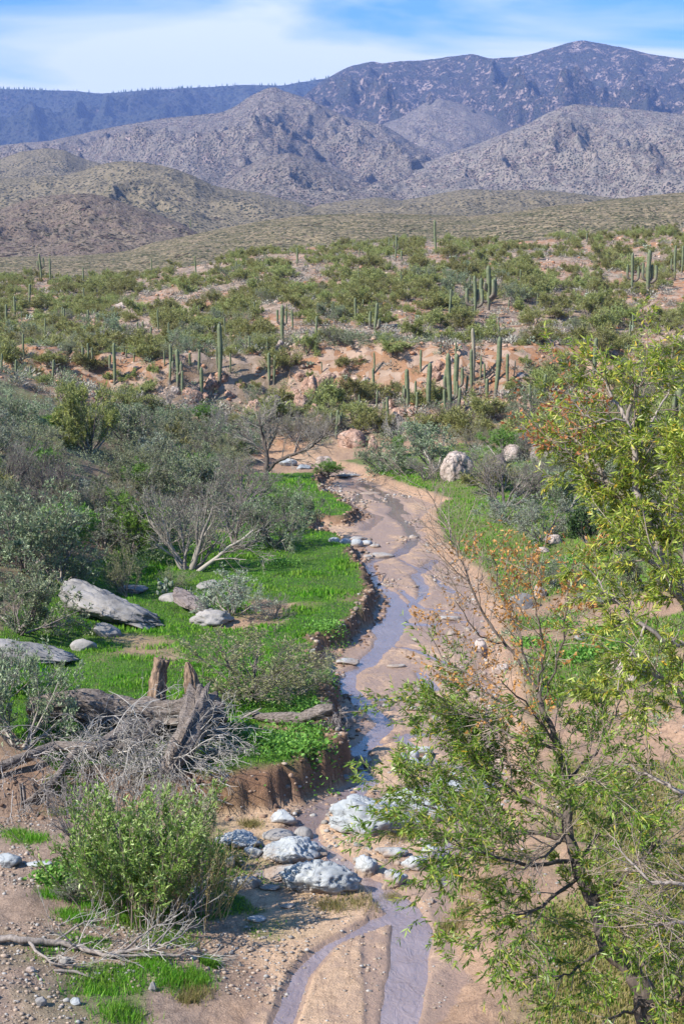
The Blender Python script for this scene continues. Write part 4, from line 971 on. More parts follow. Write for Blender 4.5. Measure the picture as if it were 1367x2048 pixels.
# foreground gravel
x, y = rnd_xy(30000, -7, 1.9, 14, 27, 81); z, d, lf = ground(x, y)
gn = fbm(x * 0.7, y * 0.7, seed=82, o=3)
keep = (x < np.interp(y, [14, 17, 20, 23, 27], [-0.9, -0.6, -0.4, 0.4, 0.8])) & (gn > -0.25 + 0.3 * (y > 22.5)) & (z > 0.0) & (z < 0.75)
x, y, z = x[keep][:9500], y[keep][:9500], z[keep][:9500]
sz = 0.012 + 0.03 * np.random.default_rng(4).random(len(x)) ** 3 + 0.03 * (np.random.default_rng(5).random(len(x)) > 0.97)
scatter_stones('gravel', 'loose mixed gravel over the left foreground bar', np.stack([x, y, z + sz * .2], -1), sz, 'gravel', 83)
# bed pebbles further up plus bank rubble
x, y = rnd_xy(14000, -4, 6, 22, 84, 85); z, d, lf = ground(x, y)
gn = fbm(x * 0.5, y * 0.4, seed=86, o=3)
keep = (d > -0.9) & (d < 0.5) & ((gn > 0.05) | ((d > 0) & (y < 45))) | ((d < 0) & (gn > 0.42))
x, y, z = x[keep], y[keep], z[keep]; sz = (0.015 + 0.05 * np.random.default_rng(6).random(len(x)) ** 3) * (1 + y / 60)
scatter_stones('bank_pebbles', 'small pebbles along the banks and bars of the wash', np.stack([x, y, z + sz * .2], -1), sz, 'gravel', 87)
# clods of earth under the cut bank
x, y = rnd_xy(26000, -9, 5, 23, 84, 185); z, d, lf = ground(x, y)
keep = lf & (d > -0.45) & (d < 0.55) & (y > 24.5); x, y, z = x[keep][:4000], y[keep][:4000], z[keep][:4000]; sz = (0.015 + 0.08 * np.random.default_rng(9).random(len(x)) ** 2.5) * (.7 + y / 80)
scatter_stones('earth_clods', 'crumbled earth clods fallen from the cut bank', np.stack([x, y, z], -1), sz, 'clod', 186, 'clods', flat=.8)
x, y = rnd_xy(6500, -2, 2.6, 14, 30, 285); z, d, lf = ground(x, y); keep = (z > -.09) & (d < 0.1) & (fbm(x, y * .6, seed=286, o=3) > -.1); x, y, z = x[keep], y[keep], z[keep]
sz = 0.008 + 0.035 * np.random.default_rng(16).random(len(x)) ** 4
scatter_stones('sand_pebbles', 'few small pebbles on the foreground sand bars', np.stack([x, y, z], -1), sz, 'gravel', 287)
# right bank pebbles
x, y = rnd_xy(26000, 1.2, 9, 13, 48, 88); z, d, lf = ground(x, y); gn = fbm(x * 0.9, y * 0.9, seed=89, o=3)
keep = (d > -0.2) & (gn > 0.15); x, y, z = x[keep][:4200], y[keep][:4200], z[keep][:4200]; sz = 0.01 + 0.035 * np.random.default_rng(7).random(len(x)) ** 4
scatter_stones('right_bank_pebbles', 'small stones on the bare right bank', np.stack([x, y, z + sz * .2], -1), sz, 'gravel', 90)
# hillside rubble
r_ = np.random.default_rng(91); yy = 95 + 190 * r_.random(15000) ** 1.35; uu = r_.uniform(-0.30, 0.30, 15000); x = uu * yy; y = yy; z = gz(x, y)
gn = fbm(x * 0.08, y * 0.08, seed=92, o=3); keep = gn > -0.15; x, y, z = x[keep][:4500], y[keep][:4500], z[keep][:4500]
xe = r_.uniform(-30, 30, 3200); ye = r_.uniform(97, 122, 3200); x = np.concatenate([x, xe]); y = np.concatenate([y, ye]); z = np.concatenate([z, gz(xe, ye)])
sz = (0.05 + 0.26 * r_.random(len(x)) ** 3.5) * (0.6 + y / 260)
scatter_stones('hillside_rubble', 'broken orange rubble between the bushes of the cactus hill', np.stack([x, y, z + sz * .15], -1), sz, 'rubble', 93, 'rubble')

# ------------------------------------------------------------------ saguaros
def ribbed(r, path, rad, ribs=13, per=2):
    """ribbed column along a path; rad per path point; closed dome end is part of rad"""
    path = np.asarray(path, float); k = len(path); s = ribs * per
    ang = np.arange(s) * 2 * pi / s; amp = np.where(np.arange(s) % per == 0, 1.0, 0.82)
    d = np.gradient(path, axis=0); d = nrm(d)
    ref = np.array([0, 1.0, 0.0]); a = nrm(np.cross(d, ref)); b = np.cross(d, a)
    V = path[:, None, :] + (a[:, None, :] * np.cos(ang)[None, :, None] + b[:, None, :] * np.sin(ang)[None, :, None]) * (np.asarray(rad)[:, None, None] * amp[None, :, None])
    idx = np.arange(k * s).reshape(k, s); j = np.arange(s); jn = (j + 1) % s
    q = np.stack([idx[:-1][:, j], idx[:-1][:, jn], idx[1:][:, jn], idx[1:][:, j]], -1).reshape(-1, 4)
    V = V.reshape(-1, 3); V = np.vstack([V, path[-1] + d[-1] * rad[-1] * 0.3]); t = np.stack([idx[-1][j], idx[-1][jn], np.full(s, k * s)], -1)
    return V, q, t
def column_mesh(seed, rr, old=False):
    """saguaro column one unit tall, rr = radius / height"""
    r = np.random.default_rng(seed); tt = np.array([-0.03, 0.0, .08, .2, .35, .5, .65, .8, .9, .95, .98, 1.0])
    w = rr * np.array([.75, .75, .78, .85, .95, 1.0, 1.03, 1.0, .97, .85, .62, .30]) * (1 + 0.04 * r.normal(size=12))
    lean = r.normal(size=2) * 0.02; P = np.stack([lean[0] * tt + 0.01 * np.sin(tt * 5 + seed), lean[1] * tt, tt], -1)
    V, q, t = ribbed(r, P, w); mb = MB(); mb.add(V, q, t)
    return mb.mesh('saguaro_column', M['saguaro_old' if old else 'saguaro'], True)
COLS = {}
for k, rr in (('slim', 0.040), ('mid', 0.056), ('stout', 0.095), ('barrel', 0.18)):
    COLS[k] = [column_mesh(700 + 10 * i + len(k), rr) for i in range(4)]
COLS['old'] = [column_mesh(790, 0.036, True)]
def arm_mesh(seed, reach, rise, r0):
    r = np.random.default_rng(seed); p = [(0, 0, 0), (reach * .45, 0, -reach * .12), (reach * .8, 0, 0.02), (reach * .98, 0, reach * .35), (reach * 1.02, 0, rise * .4), (reach, 0, rise * .7), (reach * .98, 0, rise * .93), (reach * .98, 0, rise * .98), (reach * .98, 0, rise)]
    V, q, t = ribbed(r, p, np.array([.62, .8, .95, 1, 1, 1, .9, .68, .3]) * r0, 10); mb = MB(); mb.add(V, q, t)
    return mb.mesh('saguaro_arm', M['saguaro'], True)
ARMS = [arm_mesh(1, .10, .28, .034), arm_mesh(2, .13, .40, .036), arm_mesh(3, .09, .18, .032), arm_mesh(4, .15, .33, .034)]
# px, top py, base py, kind, arms [(height, direction deg, mesh, scale)], tilt, note
A2 = [(.45, 180, 0, 1), (.5, 0, 1, .9)]; A3 = [(.3, 180, 1, 1.2), (.32, 0, 3, 1), (.4, 20, 0, 1.1)]; AL = [(.4, 190, 1, 1)]; AR = [(.35, 0, 1, 1)]; AU = [(.3, 175, 3, 1.25), (.28, 5, 3, 1.2)]
SAG = [
 (83, 508, 563, 'slim', A2), (101, 517, 564, 'slim', []), (164, 513, 541, 'mid', []), (59, 569, 614, 'mid', []), (30, 593, 637, 'mid', []), (14, 609, 655, 'mid', []), (1, 604, 660, 'slim', []), (124, 614, 645, 'mid', []), (129, 617, 655, 'mid', []),
 (177, 620, 647, 'stout', []), (48, 668, 719, 'slim', []), (178, 685, 742, 'slim', [(.3, 180, 1, 1.4), (.4, 0, 1, 1.1)]), (229, 686, 768, 'slim', [(.35, 180, 1, .9)]), (4, 707, 747, 'mid', []), (33, 719, 747, 'stout', []), (106, 719, 764, 'mid', []), (62, 734, 757, 'stout', []),
 (286, 643, 664, 'stout', []), (302, 654, 676, 'stout', []), (248, 692, 706, 'stout', []), (253, 698, 715, 'stout', []), (268, 706, 724, 'stout', []), (329, 702, 732, 'mid', []), (340, 689, 768, 'slim', []), (356, 700, 775, 'mid', [(.45, 180, 2, 1.3), (.4, 0, 0, 1), (.35, 330, 2, 1.4)]),
 (346, 714, 745, 'mid', []), (380, 706, 732, 'stout', []), (398, 699, 747, 'mid', []), (402, 735, 801, 'mid', []), (365, 741, 790, 'mid', []), (434, 693, 736, 'slim', []), (440, 648, 770, 'slim', []), (283, 772, 801, 'stout', []), (20, 788, 818, 'barrel', []),
 (538, 705, 768, 'mid', []), (548, 710, 768, 'mid', []), (613, 695, 711, 'stout', []), (565, 611, 688, 'mid', [(.52, 180, 1, .9), (.5, 0, 1, .85)]), (585, 620, 660, 'mid', []), (632, 633, 681, 'mid', []), (594, 496, 531, 'mid', []), (472, 524, 542, 'stout', []), (316, 512, 522, 'mid', []),
 (672, 819, 878, 'mid', [(.5, 180, 3, 1.2), (.55, 0, 3, 1.1), (.5, 330, 0, 1.2)]), (777, 476, 502, 'mid', []), (791, 472, 522, 'slim', [(.5, 180, 0, .9), (.45, 0, 0, .8)]), (870, 441, 506, 'slim', []), (802, 502, 522, 'stout', []), (859, 456, 479, 'slim', []),
 (943, 461, 479, 'slim', [(.4, 0, 0, .8)]), (1086, 423, 458, 'mid', [(.3, 180, 0, 1.3), (.3, 0, 1, 1.4), (.25, 20, 0, 1.5)]), (1233, 433, 453, 'mid', []), (1365, 410, 434, 'slim', []), (1172, 467, 484, 'stout', []), (718, 497, 512, 'stout', []),
 (949, 552, 635, 'slim', AU + [(.4, 30, 0, 1)]), (976, 533, 620, 'mid', [(.2, 180, 1, 1.3), (.25, 0, 1, 1.2), (.3, 320, 0, 1.4), (.45, 200, 2, 1)]), (898, 579, 641, 'slim', []), (710, 596, 641, 'mid', [(.3, 0, 2, 1.2)]), (749, 606, 668, 'mid', [(.2, 180, 1, 1.3), (.18, 0, 3, 1.0), (.2, 330, 2, 1.5)]),
 (1261, 507, 585, 'slim', [(.35, 180, 1, .9), (.3, 0, 3, 1.1)]), (1294, 501, 585, 'mid', [(.3, 180, 1, 1), (.25, 0, 3, 1.2), (.3, 30, 1, .9)]), (1347, 492, 560, 'slim', [(.3, 180, 1, .8)]), (1362, 492, 548, 'slim', [(.3, 180, 2, 1)]), (1097, 571, 594, 'mid', []), (1073, 587, 612, 'mid', []), (1265, 627, 663, 'mid', []),
 (900, 674, 688, 'stout', []), (881, 689, 707, 'stout', []), (841, 701, 745, 'mid', []), (947, 656, 760, 'old', []), (990, 674, 797, 'slim', []), (941, 698, 781, 'slim', []), (1014, 708, 765, 'mid', []), (1027, 721, 758, 'old', []), (960, 713, 760, 'slim', []), (968, 726, 765, 'mid', []), (995, 722, 760, 'mid', []),
 (973, 757, 796, 'stout', []), (931, 751, 796, 'mid', []), (898, 706, 835, 'slim', [(.45, 180, 0, .7), (.3, 0, 3, .8)]), (911, 707, 800, 'mid', [(.3, 0, 1, 1)]), (889, 779, 836, 'mid', []), (915, 775, 837, 'mid', []), (890, 738, 800, 'mid', []), (856, 726, 817, 'mid', []), (814, 738, 818, 'mid', [(.35, 180, 2, .9), (.3, 200, 0, .8)]), (804, 770, 808, 'mid', []),
 (829, 762, 806, 'mid', []), (833, 784, 818, 'stout', []), (842, 795, 816, 'stout', []), (746, 736, 796, 'slim', []), (730, 758, 796, 'mid', [(.4, 0, 2, 1)]), (753, 781, 818, 'mid', []), (775, 794, 848, 'mid', []), (767, 803, 840, 'mid', []), (718, 789, 821, 'mid', []), (1151, 716, 772, 'mid', []), (1184, 676, 756, 'mid', []), (1207, 726, 745, 'stout', []),
 (1052, 774, 826, 'mid', []), (1062, 769, 822, 'mid', []), (1068, 777, 812, 'mid', []), (1082, 748, 806, 'mid', []), (1356, 764, 908, 'mid', [(.62, 180, 1, .55), (.5, 0, 2, .8), (.55, 200, 0, .9)]), (1347, 838, 905, 'mid', []), (1366, 862, 912, 'mid', []), (381, 440, 462, 'slim', [(.4, 180, 0, .8)])]
_rs = np.random.default_rng(404); SAG_MAIN = list(SAG)
for _ in range(200):
    if len(SAG) >= 142: break
    a_ = int(_rs.uniform(5, 1300)); b_ = int(_rs.uniform(530, 770)); h_ = int((20 + 45 * _rs.random()) * (.55 + .45 * (b_ - 500) / 270))
    if min(abs(a_ - q[0]) + .5 * abs(b_ - q[2]) for q in SAG) < 17: continue
    SAG.append((a_, b_ - h_, b_, 'mid' if h_ < 30 else 'slim', []))
def szone(py):
    return 'crest' if py < 545 else 'upper-slope' if py < 625 else 'mid-slope' if py < 700 else 'lower-slope' if py < 775 else 'hill-foot'
SAGinfo = []
for (px, ty, by, k, arms) in SAG: SAGinfo.append([px, ty, by, k, arms, szone(by)])
order = {}
for z in set(s[5] for s in SAGinfo):
    for n_, s in enumerate(sorted([s for s in SAGinfo if s[5] == z], key=lambda s: s[0])): order[id(s)] = n_
SAGpos = []
for i, s in enumerate(SAGinfo):
    px, ty, by, k, arms, zn = s
    if (px, ty) == (381, 440): p = at(381, 462, 500.0); 
    else: p = place(px, by)
    h = (by - ty) * dep(p) / F
    me = COLS[k][i % len(COLS[k])]
    o = link('saguaro', me); o.location = p; o.scale = (h, h, h)
    o.rotation_euler = (random.uniform(-.03, .03), {1052: -.18, 1062: -.12, 1082: .08, 947: -.07, 990: .05, 1184: .09}.get(px, random.uniform(-.03, .03)), random.uniform(-.6, .6) if not arms else 0)
    for (hz_, dg, am, sc) in arms:
        c = link('arm', ARMS[am], o); c.location = (0.0, 0, hz_); c.rotation_euler = (0, 0, radians(dg)); c.scale = (sc,) * 3
    nm = {'slim': 'slender', 'mid': 'straight', 'stout': 'short stout', 'barrel': 'barrel-shaped', 'old': 'weathered brownish'}[k]
    ar = 'armless' if not arms else 'one-armed' if len(arms) == 1 else 'two-armed' if len(arms) == 2 else 'many-armed'
    if (px, ty) == (381, 440): lb = 'tiny two-stemmed saguaro on the terraced ridge below the dark stony hill'
    else: lb = '%s %s saguaro, %s %s saguaro from the left' % (nm, ar, ordn[order[id(s)]], zn)
    tag(o, lb, 'saguaro cactus', 'saguaros on the hillside'); SAGpos.append((px, by, '%s %s saguaro from the left' % (ordn[order[id(s)]], zn)))

# ------------------------------------------------------------------ bushes of the hillside
rb = np.random.default_rng(17)
cand = []
yy = 96 + 190 * rb.random(16000) ** 1.1; uu = rb.uniform(-0.285, 0.285, 16000)
X_, Y_ = uu * yy, yy; Z_ = gz(X_, Y_)
PX, PY, DD = to_px(np.stack([X_, Y_, Z_], -1))
op = np.clip(openness(PX, PY) + .9 * sstep(.12, .3, fbm(X_ * .11, Y_ * .07, seed=951, o=2)), 0, 1)
dn = fbm(X_ * 0.05, Y_ * 0.05, seed=95, o=3)
chosen = []
cell = {}
for i in range(len(X_)):
    if op[i] > rb.random() * 0.9: continue
    if dn[i] < -0.12 and rb.random() < 0.35: continue
    w = 1.6 + 3.0 * rb.random() ** 1.3
    if Y_[i] < 103 and rb.random() < 0.3: continue
    ok = True; mind = w * 0.40 + (0.05 if Y_[i] < 125 else 0.10)
    key = (int(X_[i] // 4), int(Y_[i] // 4))
    for a in (-1, 0, 1):
        for b in (-1, 0, 1):
            for (qx, qy, qw) in cell.get((key[0] + a, key[1] + b), ()):
                if (qx - X_[i]) ** 2 + (qy - Y_[i]) ** 2 < (mind + qw * 0.2) ** 2: ok = False
    if not ok: continue
    if any(abs(PX[i] - s[0]) < 6 + 0.25 * w * F / DD[i] and -2 < PY[i] - s[2] < 30 + 0.2 * w * F / DD[i] and rb.random() < 0.8 for s in SAG_MAIN): continue
    cell.setdefault(key, []).append((X_[i], Y_[i], w)); chosen.append((i, w))
chosen.sort(key=lambda c: -c[1] / DD[c[0]])
inv = [c for c in chosen if -40 < PX[c[0]] < 1407]
outv = [c for c in chosen if not -40 < PX[c[0]] < 1407]
big, rest = inv[:295], inv[295:] + outv
used = {}
def rel_label(px, py, look):
    dd = [(abs(px - a) + 1.6 * abs(py - b), a, b, t) for a, b, t in SAGpos]; dd.sort(); _, a, b, t = dd[0]
    dx, dy = px - a, py - b
    side = ('right of' if dx > 0 else 'left of') if abs(dx) > 0.8 * abs(dy) else ('below' if dy > 0 else 'above')
    k = (t, side); used[k] = used.get(k, 0) + 1; n_ = used[k]
    return look, side, t, n_
TONE = {0: 'olive', 1: 'deep olive', 2: 'yellowish olive', 3: 'grey-green'}
for (i, w) in big:
    px, py = PX[i], PY[i]; look, side, t, n_ = rel_label(px, py, '')
    rk = '' if n_ == 1 else ordn[n_ - 1] + ' '
    kd = 'olive' if rb.random() < 0.82 else ('greygreen' if rb.random() < .6 else 'light')
    lb = '%s %s, %s%s the %s' % ('broad' if w > 3 else 'small', {'olive': 'olive palo verde', 'greygreen': 'grey-green bush', 'light': 'pale olive bush'}[kd], rk, side, t)
    h = w * rb.uniform(0.45, 0.72)
    put_shrub(kd, int(rb.integers(0, 6)), (X_[i], Y_[i], Z_[i] - 0.05), h, w, rb.uniform(0, 6.28), lb, 'bush', 'bushes scattered over the cactus hill', 'palo_verde_bush' if kd == 'olive' else 'desert_bush')
# the rest of the bushes as one mass (real geometry, one mesh each via low count twigs)
def low_bush(seed, n=150, ll=0.2, lw=0.03):
    r = np.random.default_rng(seed); mb = MB(); a = r.uniform(0, 2 * pi, n); th = 1.35 * np.sqrt(r.random(n)); rad = r.uniform(0.3, 0.9, n)
    D = np.stack([np.sin(th) * np.cos(a), np.sin(th) * np.sin(a), np.cos(th)], -1)
    P = D * rad[:, None] * np.array([.5, .5, .85]); leaves(mb, r, P, nrm(D + .45 * r.normal(size=D.shape) + [0, 0, .3]), ll * r.uniform(.6, 1.3, n), lw * r.uniform(.6, 1.4, n)); return np.concatenate(mb.v), np.concatenate(mb.q)
def instanced(name, label, cat, pts, scl, kinds):
    """a mass too numerous to count: the bush meshes repeated on points by geometry nodes"""
    n = len(pts); r = np.random.default_rng(55); me = bpy.data.meshes.new(name); me.vertices.add(n); me.vertices.foreach_set('co', np.asarray(pts, np.float32).ravel())
    a = me.attributes.new('scl', 'FLOAT_VECTOR', 'POINT'); a.data.foreach_set('vector', np.asarray(scl, np.float32).ravel())
    a = me.attributes.new('rot', 'FLOAT_VECTOR', 'POINT'); a.data.foreach_set('vector', np.stack([np.zeros(n), np.zeros(n), r.uniform(0, 6.28, n)], -1).astype(np.float32).ravel())
    a = me.attributes.new('pick', 'INT', 'POINT'); a.data.foreach_set('value', r.integers(0, len(kinds), n).astype(np.int32))
    o = link(name, me); g = bpy.data.node_groups.new(name, 'GeometryNodeTree')
    g.interface.new_socket('Geometry', in_out='INPUT', socket_type='NodeSocketGeometry'); g.interface.new_socket('Geometry', in_out='OUTPUT', socket_type='NodeSocketGeometry')
    gi, go, jn = N(g, 'NodeGroupInput'), N(g, 'NodeGroupOutput'), N(g, 'GeometryNodeJoinGeometry')
    def attr(nm, ty):
        q = N(g, 'GeometryNodeInputNamedAttribute', data_type=ty); q.inputs['Name'].default_value = nm; return q.outputs[0]
    sc_, ro, pk = attr('scl', 'FLOAT_VECTOR'), attr('rot', 'FLOAT_VECTOR'), attr('pick', 'INT')
    for k, src in enumerate(kinds):
        ip = N(g, 'GeometryNodeInstanceOnPoints'); oi = N(g, 'GeometryNodeObjectInfo'); oi.inputs['Object'].default_value = src; oi.transform_space = 'ORIGINAL'
        cmp_ = N(g, 'FunctionNodeCompare', data_type='INT', operation='EQUAL'); g.links.new(pk, cmp_.inputs[2]); cmp_.inputs[3].default_value = k
        g.links.new(gi.outputs[0], ip.inputs['Points']); g.links.new(cmp_.outputs[0], ip.inputs['Selection']); g.links.new(oi.outputs['Geometry'], ip.inputs['Instance'])
        g.links.new(ro, ip.inputs['Rotation']); g.links.new(sc_, ip.inputs['Scale']); g.links.new(ip.outputs[0], jn.inputs[0])
    g.links.new(jn.outputs[0], go.inputs[0]); md = o.modifiers.new('scatter', 'NODES'); md.node_group = g
    return tag(o, label, cat, None, 'stuff')
def mass(name, label, cat, pts, W, Hh, mat, seed, n, ll, lw):
    src = []
    for k in range(6):
        v, q = low_bush(seed + k, n, ll, lw); mb = MB(); mb.add(v, q)
        o = bpy.data.objects.new(name + '_clump', mb.mesh(name + '_clump', M[mat])); o.use_fake_user = True; src.append(o)
    return instanced(name, label, cat, pts, np.stack([W, W, Hh], -1), src)
ri = np.array([c[0] for c in rest]); rw = np.array([c[1] for c in rest])
print('bushes', len(big), len(rest))
crowns = {}
for o in bpy.data.objects:
    if o.name.startswith('crown') and o.parent and o.parent.name.startswith('palo_verde_bush'): crowns.setdefault(o.data.name, o)
cs_ = list(crowns.values())[:6]
instanced('far_hill_bushes', 'remaining small palo verde bushes towards the hill crest', 'bushes', np.stack([X_[ri], Y_[ri], Z_[ri] - .05], -1), np.stack([rw * .46, rw * .46, rw * .50], -1), cs_)
# low grey bursage everywhere between
yy = 94 + 200 * rb.random(5200) ** 1.1; uu = rb.uniform(-0.29, 0.29, 5200); x = uu * yy; y = yy; z = gz(x, y)
w = 0.5 + 1.1 * rb.random(5200)
mass('bursage', 'low grey bursage clumps covering the cactus hill', 'low shrubs', np.stack([x, y, z], -1), w, w * .6, 'bursage', 98, 44, .28, .07)
# crest and ridge-foot shrubs beyond
yy = rb.uniform(92, 116, 420); uu = rb.uniform(-0.29, 0.29, 420); x = uu * yy; z = gz(x, yy); w = 0.7 + 1.2 * rb.random(420)
mass('foot_undergrowth', 'tangled green undergrowth along the foot of the cactus hill', 'undergrowth', np.stack([x, yy, z], -1), w, w * .7, 'greygreen', 99, 180, .12, .03)

# prickly pears
def pear(seed, n=16):
    r = np.random.default_rng(seed); mb = MB(); v, f = ico(1)
    P = [np.array([r.normal() * .18, r.normal() * .18, .12])]
    for k in range(n):
        b = P[r.integers(0, len(P))] if k > 3 else np.array([r.normal() * .22, r.normal() * .2, .0]); p = b + np.array([r.normal() * .13, r.normal() * .1, .20 + .06 * r.random()])
        if p[2] > 0.95: p[2] *= .6
        P.append(p); a = r.uniform(0, pi); t_ = r.normal() * .35
        q = v * np.array([.13, .03, .17]); c, s = cos(t_), sin(t_); q = np.stack([q[:, 0] * c - q[:, 2] * s, q[:, 1], q[:, 0] * s + q[:, 2] * c], -1)
        c, s = cos(a), sin(a); q = np.stack([q[:, 0] * c - q[:, 1] * s, q[:, 0] * s + q[:, 1] * c, q[:, 2]], -1)
        mb.add(q + p, None, f)
    return mb.mesh('prickly_pear', M['pear'], True)
PEARS = [pear(k) for k in range(4)]
PP = [(183, 667, 30, 14), (145, 608, 18, 9), (60, 640, 22, 12), (385, 770, 20, 9), (835, 640, 20, 10), (912, 703, 26, 14), (1060, 560, 24, 14), (1080, 575, 16, 9), (1170, 600, 30, 14), (1050, 690, 34, 20), (1195, 650, 20, 12), (905, 522, 30, 10), (1290, 500, 30, 10), (690, 760, 24, 12), (1140, 655, 24, 12), (700, 590, 18, 8), (785, 585, 20, 9), (620, 735, 22, 12), (1262, 660, 18, 10),
      (330, 1190, 46, 34), (400, 1215, 40, 36), (380, 1200, 26, 26), (1060, 1020, 20, 14), (90, 875, 24, 18), (1065, 1092, 16, 12), (1150, 765, 22, 14)]
for i, (px, py, w, h) in enumerate(sorted(PP)):
    p = place(px, py); s = dep(p) / F; o = link('prickly_pear', PEARS[i % 4]); o.location = p; o.scale = (w * s, w * s, h * s * 1.1)
    lb = 'clump of pale prickly pear pads, %s clump from the left %s' % (ordn[i], 'on the cactus hill' if py < 780 else 'near the wash')
    tag(o, lb, 'cactus', 'prickly pears')

# ------------------------------------------------------------------ shrubs of the two banks
SH = [  # base px, base py, width, height, kind, where
 (172, 905, 150, 165, 'olivefine', 'large round palo verde standing alone on the left slope', 'tree'),
 (40, 872, 140, 95, 'greygreen', 'grey-green shrub at the left edge under the barrel-shaped saguaro'),
 (110, 880, 110, 70, 'bright', 'green shrub left of the large round palo verde'),
 (262, 905, 150, 110, 'greygreen', 'grey-green shrub right of the large round palo verde'),
 (335, 915, 130, 100, 'greygreen', 'grey-green shrub below the dead brush at the hill foot'),
 (240, 860, 100, 60, 'greygreen', 'low shrub behind the large round palo verde'),
 (400, 935, 150, 110, 'light', 'light shrub in the middle of the left thicket'),
 (470, 925, 130, 95, 'greygreen', 'grey-green shrub left of the leaning bare tree'),
 (300, 985, 160, 120, 'greygreen', 'shrub above the twiggy thicket with a bright green side'),
 (395, 1030, 170, 130, 'greygreen', 'grey-green shrub behind the big twiggy shrub'),
 (90, 1030, 200, 150, 'bare', 'wide grey twiggy shrub on the left slope under the palo verde'),
 (10, 1000, 150, 130, 'bare', 'grey twiggy shrub cut by the left edge, upper one'),
 (180, 1060, 150, 120, 'greygreen', 'grey-green shrub between the left twiggy shrubs'),
 (45, 1150, 240, 200, 'greygreen', 'big bluish-green shrub above the largest slab'),
 (120, 1170, 150, 120, 'greygreen', 'shrub overhanging the left end of the largest slab'),
 (262, 1110, 150, 140, 'bright', 'darker green shrub left of the big twiggy shrub'),
 (372, 1145, 260, 220, 'bare', 'biggest twiggy grey shrub at the edge of the upper meadow'),
 (470, 1100, 200, 150, 'bare', 'twiggy grey shrub leaning over the meadow'),
 (545, 1095, 150, 120, 'greygreen', 'grey-green shrub at the right end of the left thicket'),
 (585, 1060, 120, 110, 'greygreen', 'shrub on the stream side below the leaning bare tree'),
 (480, 1010, 150, 110, 'bare', 'grey twiggy shrub left of the leaning bare tree trunk'),
 (255, 1195, 85, 115, 'light', 'narrow yellowish shrub standing behind the slabs'),
 (345, 1175, 70, 60, 'light', 'small pale shrub right of the narrow yellowish one'),
 (465, 1235, 170, 100, 'sage', 'sage shrub lying on the bright green meadow'),
 (545, 1240, 90, 60, 'bare', 'small bare shrub right of the sage shrub on the meadow'),
 (500, 1400, 330, 165, 'light', 'widest airy shrub on the meadow behind the two split posts'),
 (590, 1395, 150, 120, 'light', 'airy shrub at the meadow edge above the crumbling bank'),
 (30, 1275, 230, 150, 'greygreen', 'shrub at the left edge above the grey slab'),
 (30, 1500, 230, 250, 'greygreen', 'grey-green shrub at the left edge beside the dead branches'),
 (10, 1400, 160, 130, 'sage', 'pale shrub at the left edge behind the fallen trunk'),
 (440, 905, 60, 110, 'dead', 'bleached upright dead shrub in the left thicket'),
 (335, 838, 110, 75, 'dead', 'dead grey brush at the foot of the hill on the left'),
 (400, 850, 70, 50, 'bright', 'small green shrub at the hill foot right of the dead brush'),
 (872, 945, 200, 110, 'greygreen', 'wide grey-green shrub above the big tan boulder'),
 (765, 945, 120, 75, 'greygreen', 'round grey-green shrub right of the wash bend'),
 (850, 962, 80, 55, 'bare', 'small twiggy shrub left of the big tan boulder'),
 (800, 915, 40, 60, 'bright', 'small bright green bush beside the round shrub'),
 (800, 888, 60, 70, 'dead', 'bleached dead shrub above the wash bend on the right'),
 (1008, 1018, 175, 135, 'bare', 'dark twiggy shrub in the right meadow behind the willow twigs'),
 (1090, 1000, 120, 80, 'bare', 'dark brown twiggy shrub right of the other bare one'),
 (985, 985, 110, 80, 'olive', 'olive bush right of the big tan boulder'),
 (1015, 1050, 120, 60, 'sage', 'low sage shrub in front of the dark twiggy shrub'),
 (1130, 1025, 160, 110, 'greygreen', 'grey-green shrub behind the dense dark one'),
 (1085, 1085, 130, 105, 'sage', 'sage shrub left of the dense dark one'),
 (1185, 1105, 120, 115, 'dark', 'dense dark green round shrub by the right meadow'),
 (1240, 1060, 130, 110, 'greygreen', 'grey-green shrub right of the dense dark one'),
 (1240, 1110, 90, 50, 'bright', 'bright green low shrub at the foot of the dense dark one'),
 (1110, 1175, 130, 70, 'greygreen', 'low grey-green shrub in the right weeds'),
 (1200, 1215, 110, 55, 'sage', 'small sage shrub below the dense dark one'),
 (1060, 890, 130, 85, 'olive', 'olive bush above the right boulders'),
 (1150, 905, 150, 90, 'olive', 'olive bush left of the yellowing willow'),
 (1230, 930, 140, 100, 'greygreen', 'grey-green bush seen through the yellowing willow'),
 (1320, 960, 160, 120, 'greygreen', 'grey-green bush at the right edge under the big saguaro'),
 (1330, 1090, 180, 140, 'bare', 'grey twiggy bush at the right edge behind the willow'),
 (1290, 1180, 150, 90, 'greygreen', 'grey-green bush low at the right edge'),
 (950, 880, 130, 75, 'olive', 'olive bush under the cluster of saguaros'),
 (870, 870, 110, 60, 'olive', 'olive bush below the tallest saguaro cluster'),
 (700, 860, 90, 70, 'olive', 'olive bush right of the candelabra saguaro'),
 (640, 880, 110, 75, 'light', 'pale bush left of the candelabra saguaro'),
 (745, 870, 80, 60, 'olive', 'olive bush above the tall pinkish rock'),
 (590, 890, 100, 65, 'bare', 'twiggy bush behind the leaning bare tree'),
 (530, 880, 110, 60, 'light', 'pale bush behind the leaning bare tree'),
 (650, 955, 70, 40, 'bright', 'small green shrub at the wash bend'),
]
